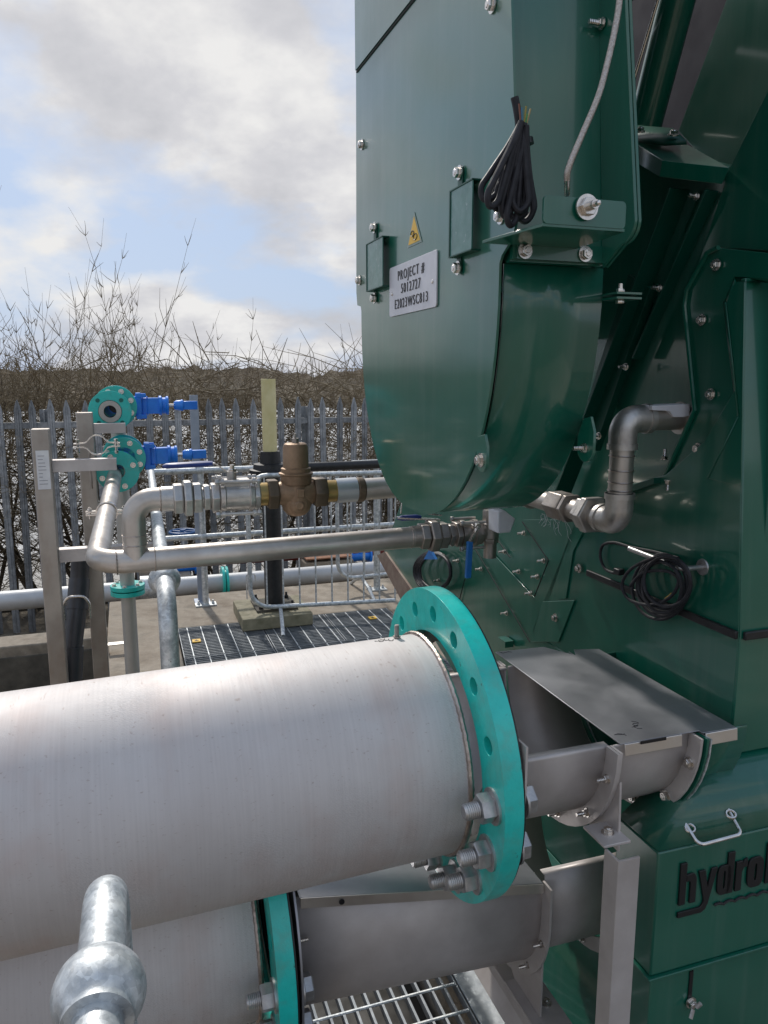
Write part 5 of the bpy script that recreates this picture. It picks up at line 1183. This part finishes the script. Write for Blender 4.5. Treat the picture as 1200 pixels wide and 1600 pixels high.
def gate(cx_, cy_, b, label, pipe_front):
    c = at(cx_, cy_, b=b); t_ = thing('gate_valve', c - Z3 * .09, label, 'valve', 'blue gate valves with teal flanges'); R0 = .088
    m_ = MB(); ri_ = .030 if pipe_front else .048; m_.lathe(c, V3, [(0, ri_), (0, R0), (.018, R0), (.018, ri_)], 40, closed=True); f_ = part('teal_flange', m_, TEAL, t_, bevel=.001)
    if not pipe_front:
        m_ = MB(); m_.lathe(c, V3, [(-.004, .026), (-.004, .046), (.02, .0475), (.02, .026)], 32, closed=True); part('raised_face', m_, surf('pale_face', (.45, .42, .38), (.55, .52, .47), metal=.3, r1=.5, r2=.6), f_)
        m_ = MB(); m_.lathe(c, V3, [(-.002, .0255), (.06, .0255), (.06, .024), (-.002, .024)], 24, closed=True); part('bore', m_, INK, f_)
        m_ = MB(); m_.cyl(c + V3 * .058, c + V3 * .07, .03, 20); part('closed_gate', m_, INK, f_)
    b2 = c + V3 * .05 + (Vector((.028, 0, .05)) if pipe_front else Vector((.022, 0, .018)))
    m_ = MB(); m_.lathe(b2, V3, [(0, .03), (0, R0 * 1.02), (.018, R0 * 1.02), (.018, .03)], 40, closed=True); m_.lathe(b2 + V3 * .17, V3, [(0, .03), (0, R0 * 1.02), (.018, R0 * 1.02), (.018, .03)], 40, closed=True)
    f2 = part('teal_flange', m_, TEAL, t_, bevel=.001)
    for k in range(8):
        q_ = 2 * PI * (k + .5) / 8; p_ = b2 + Vector((math.cos(q_), 0, math.sin(q_))) * .070
        inst('bolt', B_HEAD, p_ + NEGV * .001, NEGV, f2)
        if pipe_front and k % 2 == 0: inst('bolt', B_HEAD, c + Vector((math.cos(q_), 0, math.sin(q_))) * .068 + NEGV * .001, NEGV, f_)
    if not pipe_front:
        for k in range(4):
            q_ = 2 * PI * (k + .5) / 4; p_ = c + Vector((math.cos(q_), 0, math.sin(q_))) * .067; m_ = MB(); m_.cyl(p_ - V3 * .0012, p_, .009, 14); part('bolt_hole', m_, surf('hole_teal', (.002, .12, .10), (.003, .15, .12)), f_)
    m_ = MB(); m_.lathe(c, V3, [(.018, .028), (.018, .034), (.05, .034), (.05, .028)], 24, closed=True); part('spacer_pipe', m_, THINP, t_)
    v = b2 + V3 * .094
    m_ = MB(); m_.lathe(b2, V3, [(.0, .0255), (.0, .05), (.05, .062), (.13, .062), (.17, .05), (.17, .0255)], 28, closed=True); m_.box(v + U3 * .098, (.022, .10, .115)); m_.box(v + U3 * .06, (.07, .07, .085)); m_.box(v + U3 * .15, (.09, .062, .070))
    for k in (.115, .135): m_.box(v + U3 * k, (.004, .07, .085))
    m_.lathe(v + U3 * .185, U3, [(0, .044), (.012, .044), (.014, .036), (.03, .036), (.032, .042), (.042, .042)], 20)
    for sy in (-1, 1):
        for sz in (-1, 1): m_.box(v + Vector((.108, sy * .042, sz * .046)), (.044, .018, .018))
    part('valve_body', m_, BLUE, t_, bevel=.004)
    m_ = MB(); m_.cyl(v + U3 * .22, v + U3 * .262, .008, 12); part('spindle', m_, SSB, t_)
    m_ = MB(); m_.lathe(v + U3 * .25, U3, [(0, .016), (.01, .022), (.03, .024), (.032, .026), (.042, .026)], 16); m_.prism([v + Vector((.292, s1_ * .019, s2_ * .019)) for s1_, s2_ in ((-1, -1), (1, -1), (1, 1), (-1, 1))], (.062, 0, 0)); part('stem_cap', m_, BLUE, t_, bevel=.003)
    return t_, c
gate(172, 643, 3.50, 'upper blue gate valve with an open bore and teal flanges on the stainless post', False)
gate(184, 737, 3.42, 'lower blue gate valve with teal flanges, joined to the pipe coming forward', True)
# curly clamp and pipe bands
def clamp_thing(base, label): return thing('pipe_clamp', base, label, 'pipe clamp')
cb_ = at(152, 700, b=3.2); ct_ = clamp_thing(cb_, 'open two part steel pipe clamp standing on the angle arm below the upper valve')
for s_, dy in ((1, 0.0), (-1, .0)):
    pts = [(-.085, .006 * s_), (-.05, .008 * s_), (-.038, .012 * s_)] + [(-.0 + .034 * -math.cos(q), s_ * (.008 + .030 * math.sin(q))) for q in [PI * k / 8 for k in range(1, 8)]] + [(.038, .012 * s_), (.05, .008 * s_), (.085, .006 * s_)]
    m = MB(); strap(m, [cb_ + Vector((x_, 0, z_ + .012)) for x_, z_ in pts], V3, .028, .004); part('clamp_half', m, SSB, ct_)
for q_ in (-.07, .07): m = MB(); q = cb_ + Vector((q_, 0, -.012)); m.cyl(q - Z3 * .012, q + Z3 * .045, .005, 8); m.hexa(q, Z3, .038, .046, .014); m.hexa(q, Z3, -.008, 0, .014); part('clamp_bolt', m, SSB, ct_)
m = MB(); q = at(141, 728, b=3.2); m.cyl(q - Z3 * .09, q + Z3 * .06, .0055, 10); m.hexa(q, Z3, .008, .018, .02); m.hexa(q, Z3, -.02, -.008, .02); part('threaded_rod', m, CASTD, ct_)
def band(c, ax, r, label, ears=True):
    t_ = clamp_thing(c, label); x_, y_, z_ = frame_for(ax); m_ = MB()
    m_.lathe(c, ax, [(-.012, r), (-.012, r + .004), (.012, r + .004), (.012, r)], 32, closed=True); part('band', m_, SSB, t_)
    if ears:
        for s_ in (-1, 1):
            e_ = c + U3 * s_ * (r + .016); m_ = MB(); m_.box(e_ + Z3 * .004, (.036, .024, .004)); m_.box(e_ - Z3 * .006, (.036, .024, .004)); part('ear', m_, SSB, t_)
            m_ = MB(); m_.cyl(e_ - Z3 * .02 + U3 * s_ * .006, e_ + Z3 * .018 + U3 * s_ * .006, .004, 8); m_.hexa(e_ + U3 * s_ * .006, Z3, .006, .013, .013); part('clamp_bolt', m_, SSB, t_)
pd = (Vector((-.055, FV, -.405)) - Vector((a_el, PBb, PH_))); tt = .42
band(Vector((a_el, PBb, PH_)) + pd * tt, pd, PR + .001, 'steel pipe band with bolted ears round the pipe coming forward')
# standpipe under the valves
spx = at(196, 860, b=3.72)
sd_ = thing('valve_standpipe', (spx.x, 3.72, SLAB), 'pale vertical standpipe with a small teal flange pair below the gate valves', 'pipe')
m = MB(); m.cyl(Vector((spx.x, 3.72, SLAB + .0)), Vector((spx.x, 3.72, -.16)), .033, 24); part('pipe', m, surf('pale_pipe', (.40, .39, .36), (.52, .50, .47), metal=.4, r1=.45, r2=.6, scale=5), sd_)
zf = at(200, 921, b=3.70).z
m = MB(); m.lathe(Vector((spx.x, 3.72, zf)), Z3, [(-.026, .03), (-.026, .078), (-.006, .078), (-.006, .03)], 36, closed=True); m.lathe(Vector((spx.x, 3.72, zf)), Z3, [(.0, .03), (.0, .078), (.02, .078), (.02, .03)], 36, closed=True); fl_ = part('teal_flange', m, TEAL, sd_, bevel=.001)
for k in range(6): q_ = 2 * PI * k / 6 + .3; inst('bolt', B_HEAD, Vector((spx.x + .062 * math.cos(q_), 3.72 + .062 * math.sin(q_), zf + .0205)), Z3, fl_)
m = MB(); q0_, q1_ = at(168, 1000, h=SLAB + .1), at(216, 990, h=SLAB + .1); m.lohi((q0_.x, q0_.y, SLAB + .06), (q0_.x + .16, q0_.y + .05, SLAB + .065)); m.lohi((q0_.x, q0_.y, SLAB), (q0_.x + .005, q0_.y + .05, SLAB + .06)); single('angle_offcut', m, STEEL, q0_, 'short stainless angle bracket fixed on the concrete edge beside the post', 'bracket')
# dark plastic drain pipe
dpt = [at(126, 870, b=3.3), at(124, 905, b=3.3), at(120, 960, b=3.25), at(114, 1010, b=3.22), at(112, 1070, b=3.2), at(112, 1200, b=3.2)]
dp = thing('drain_pipe', dpt[-1], 'dark grey plastic drain pipe hanging between the two stainless posts', 'pipe')
m = MB(); m.tube(fillet(dpt, .3, 4), .036, 24); part('pipe', m, DPLAST, dp)
for i in (1, 3): m = MB(); p_ = dpt[i]; m.tube([p_, p_ + (dpt[i + 1] - p_) * .85], .041, 24); part('socket', m, DPLAST, dp)
c = at(119, 945, b=3.2); m = MB(); m.tube(fillet([c + Vector((-.048, .0, -.06)), c + Vector((-.05, 0, .0)), c + Vector((-.03, 0, .035)), c + Vector((.03, 0, .035)), c + Vector((.05, 0, 0)), c + Vector((.048, 0, -.06))], .03, 4), .0055, 8); part('u_bolt', m, SSB, dp)

# ------------------------------------------------------------------ cables
# braided hose to the sensor
bs = [at(x, y, b=b_) for x, y, b_ in ((972, -60, .93), (968, 0, .93), (962, 40, .928), (950, 95, .925), (935, 150, .92), (912, 205, .92), (895, 245, .92), (887, 268, .922), (886, 282, .925))]
hs = thing('braided_hose', sc, 'thin braided metal hose hanging down to the sensor bracket', 'hose')
def smooth(pts, n=6):
    res = []
    P_ = [pts[0]] + list(pts) + [pts[-1]]
    for i in range(1, len(P_) - 2):
        p0, p1, p2, p3 = P_[i - 1:i + 3]
        for k in range(n):
            t_ = k / n; res.append(.5 * ((2 * p1) + (-p0 + p2) * t_ + (2 * p0 - 5 * p1 + 4 * p2 - p3) * t_ ** 2 + (-p0 + 3 * p1 - 3 * p2 + p3) * t_ ** 3))
    res.append(P_[-2]); return res
m = MB(); m.tube(smooth(bs), .0042, 12); part('braid', m, BRAID, hs)
m = MB(); e_ = at(886, 304, b=BF + .01); m.cyl(bs[-1] - Z3 * .0 + Z3 * .004, e_, .0038, 12); part('ferrule', m, SSB, hs)
# hank of black cable with bare ends
BC = 1.0
hk_ = thing('cable_hank', at(815, 240, b=BC), 'folded hank of black cable with bare coloured wire ends hanging on the chute edge', 'cable')
rnd = random.Random(12)
tops = [(812, 196), (815, 190), (818, 194), (821, 198), (812, 200), (818, 202), (822, 196), (816, 199), (819, 193), (814, 204)]
bots = [(757, 312), (765, 322), (775, 326), (797, 352), (789, 338), (806, 342), (820, 346), (827, 338), (812, 330), (781, 316)]
m = MB()
for k, ((tx, ty), (bx_, by_)) in enumerate(zip(tops, bots)):
    dpt_ = BC + rnd.uniform(-.022, .016); T_ = at(tx, ty, b=dpt_); B_ = at(bx_, by_, b=dpt_ + rnd.uniform(-.01, .01)); d_ = (B_ - T_); ln = d_.length; d_.normalize(); s_ = d_.cross(V3).normalized() * (.0085 + rnd.uniform(0, .003)) + V3 * rnd.uniform(-.004, .004)
    loop = smooth([T_, T_ + d_ * ln * .3 + s_ * .2, T_ + d_ * ln * .7 + s_ * .8, B_ - d_ * .012 + s_ * 1.0, B_, B_ - d_ * .012 - s_ * 1.0, T_ + d_ * ln * .7 - s_ * .8, T_ + d_ * ln * .3 - s_ * .2, T_], 5)
    m = MB(); m.tube(loop, .0044, 10); part('cable_loop', m, CABLE, hk_)
m = MB(); m.tube(smooth([at(804, 152, b=BC), at(808, 172, b=BC), at(812, 200, b=BC), at(815, 226, b=BC), at(817, 246, b=BC)]), [.0055] * 25, 10); part('cable_stem', m, CABLE, hk_)
m = MB(); m.lathe(at(817, 222, b=BC), (at(815, 206, b=BC) - at(817, 232, b=BC)), [(-.004, .0150), (.004, .0140)], 16); part('cable_tie', m, INK, hk_)
for (x_, y_), colr in (((815, 168), (.05, .18, .3)), ((822, 166), (.3, .25, .05)), ((829, 170), (.35, .28, .12)), ((824, 178), (.05, .25, .08)), ((811, 162), (.2, .07, .04))):
    m = MB(); m.tube(smooth([at(818, 228, b=BC - .008), at(817 + (x_ - 818) * .3, 205, b=BC - .01), at(x_, y_, b=BC - .012)], 5), .0012, 6); part('wire_core', m, surf('wire_' + str(x_), colr, tuple(k * 1.2 for k in colr), r1=.4, r2=.5), hk_)
# coil on the body hook
cc = at(1040, 915, a=AB - .045)
co = thing('cable_coil', cc - Z3 * .09, 'coil of black cable hanging on the steel hook of the green body', 'cable')
for k in range(8):
    cxk, cyk = 1040 + rnd.uniform(-9, 9), 914 + rnd.uniform(-6, 8); rx, rz = rnd.uniform(30, 44), rnd.uniform(36, 50); aa = AB - .012 - .008 * k; pts = []; tilt = rnd.uniform(-.3, .3)
    for j in range(30):
        q_ = 2 * PI * j / 30; x_ = rx * math.cos(q_); y_ = rz * math.sin(q_); pts.append(at(cxk + x_ * math.cos(tilt) - y_ * math.sin(tilt), cyk + x_ * math.sin(tilt) + y_ * math.cos(tilt), a=aa + .005 * math.sin(q_ * 2)))
    m = MB(); m.tube(pts, .0036, 8, closed=True); part('cable_turn', m, CABLE, co)
m = MB(); m.tube(smooth([at(x, y, a=AB - .06) for x, y in ((1050, 870), (1020, 872), (985, 890), (972, 915), (985, 938), (1020, 945), (1050, 930), (1060, 905), (1040, 892), (1005, 895), (985, 915))]), .0036, 8); part('cable_loop', m, CABLE, co)
m = MB(); m.tube(smooth([at(x, y, a=AB - .012) for x, y in ((1060, 872), (1020, 862), (985, 855), (960, 848), (942, 852), (938, 870), (945, 888), (958, 895), (968, 893))]), .0036, 8); part('cable_tail', m, CABLE, co)
m = MB(); q = at(967, 893, a=AB - .014); m.box(q, (.016, .022, .014)); part('plug', m, BLACK, co, bevel=.002)
m = MB(); m.tube(pix([(1040, 936), (1046, 932), (1050, 928)], a=AB - .05), .003, 6); part('yellow_tag', m, YELLOW, co)
# small coil behind the teal flange
c2 = at(676, 895, a=AI - .05); co2 = thing('cable_coil', c2 - Z3 * .07, 'small coil of black cable tied with blue tape below the lower valve', 'cable')
for k in range(5):
    pts = [at(676 + (29 - k * 1.3) * math.cos(2 * PI * j / 28) + rnd.uniform(-.6, .6) + k, 893 + (31 - k * 1.0) * math.sin(2 * PI * j / 28), a=AI - .02 - .012 * k) for j in range(28)]
    m = MB(); m.tube(pts, .0055, 8, closed=True); part('cable_turn', m, CABLE, co2)
m = MB(); tp_ = pix([(671, 862), (677, 874), (680, 876), (663, 874), (668, 870)], a=AI - .085); m.prism(pix([(671, 858), (680, 874), (662, 874)], a=AI - .085), (.01, 0, 0)); part('blue_tape', m, HBLUE, co2)
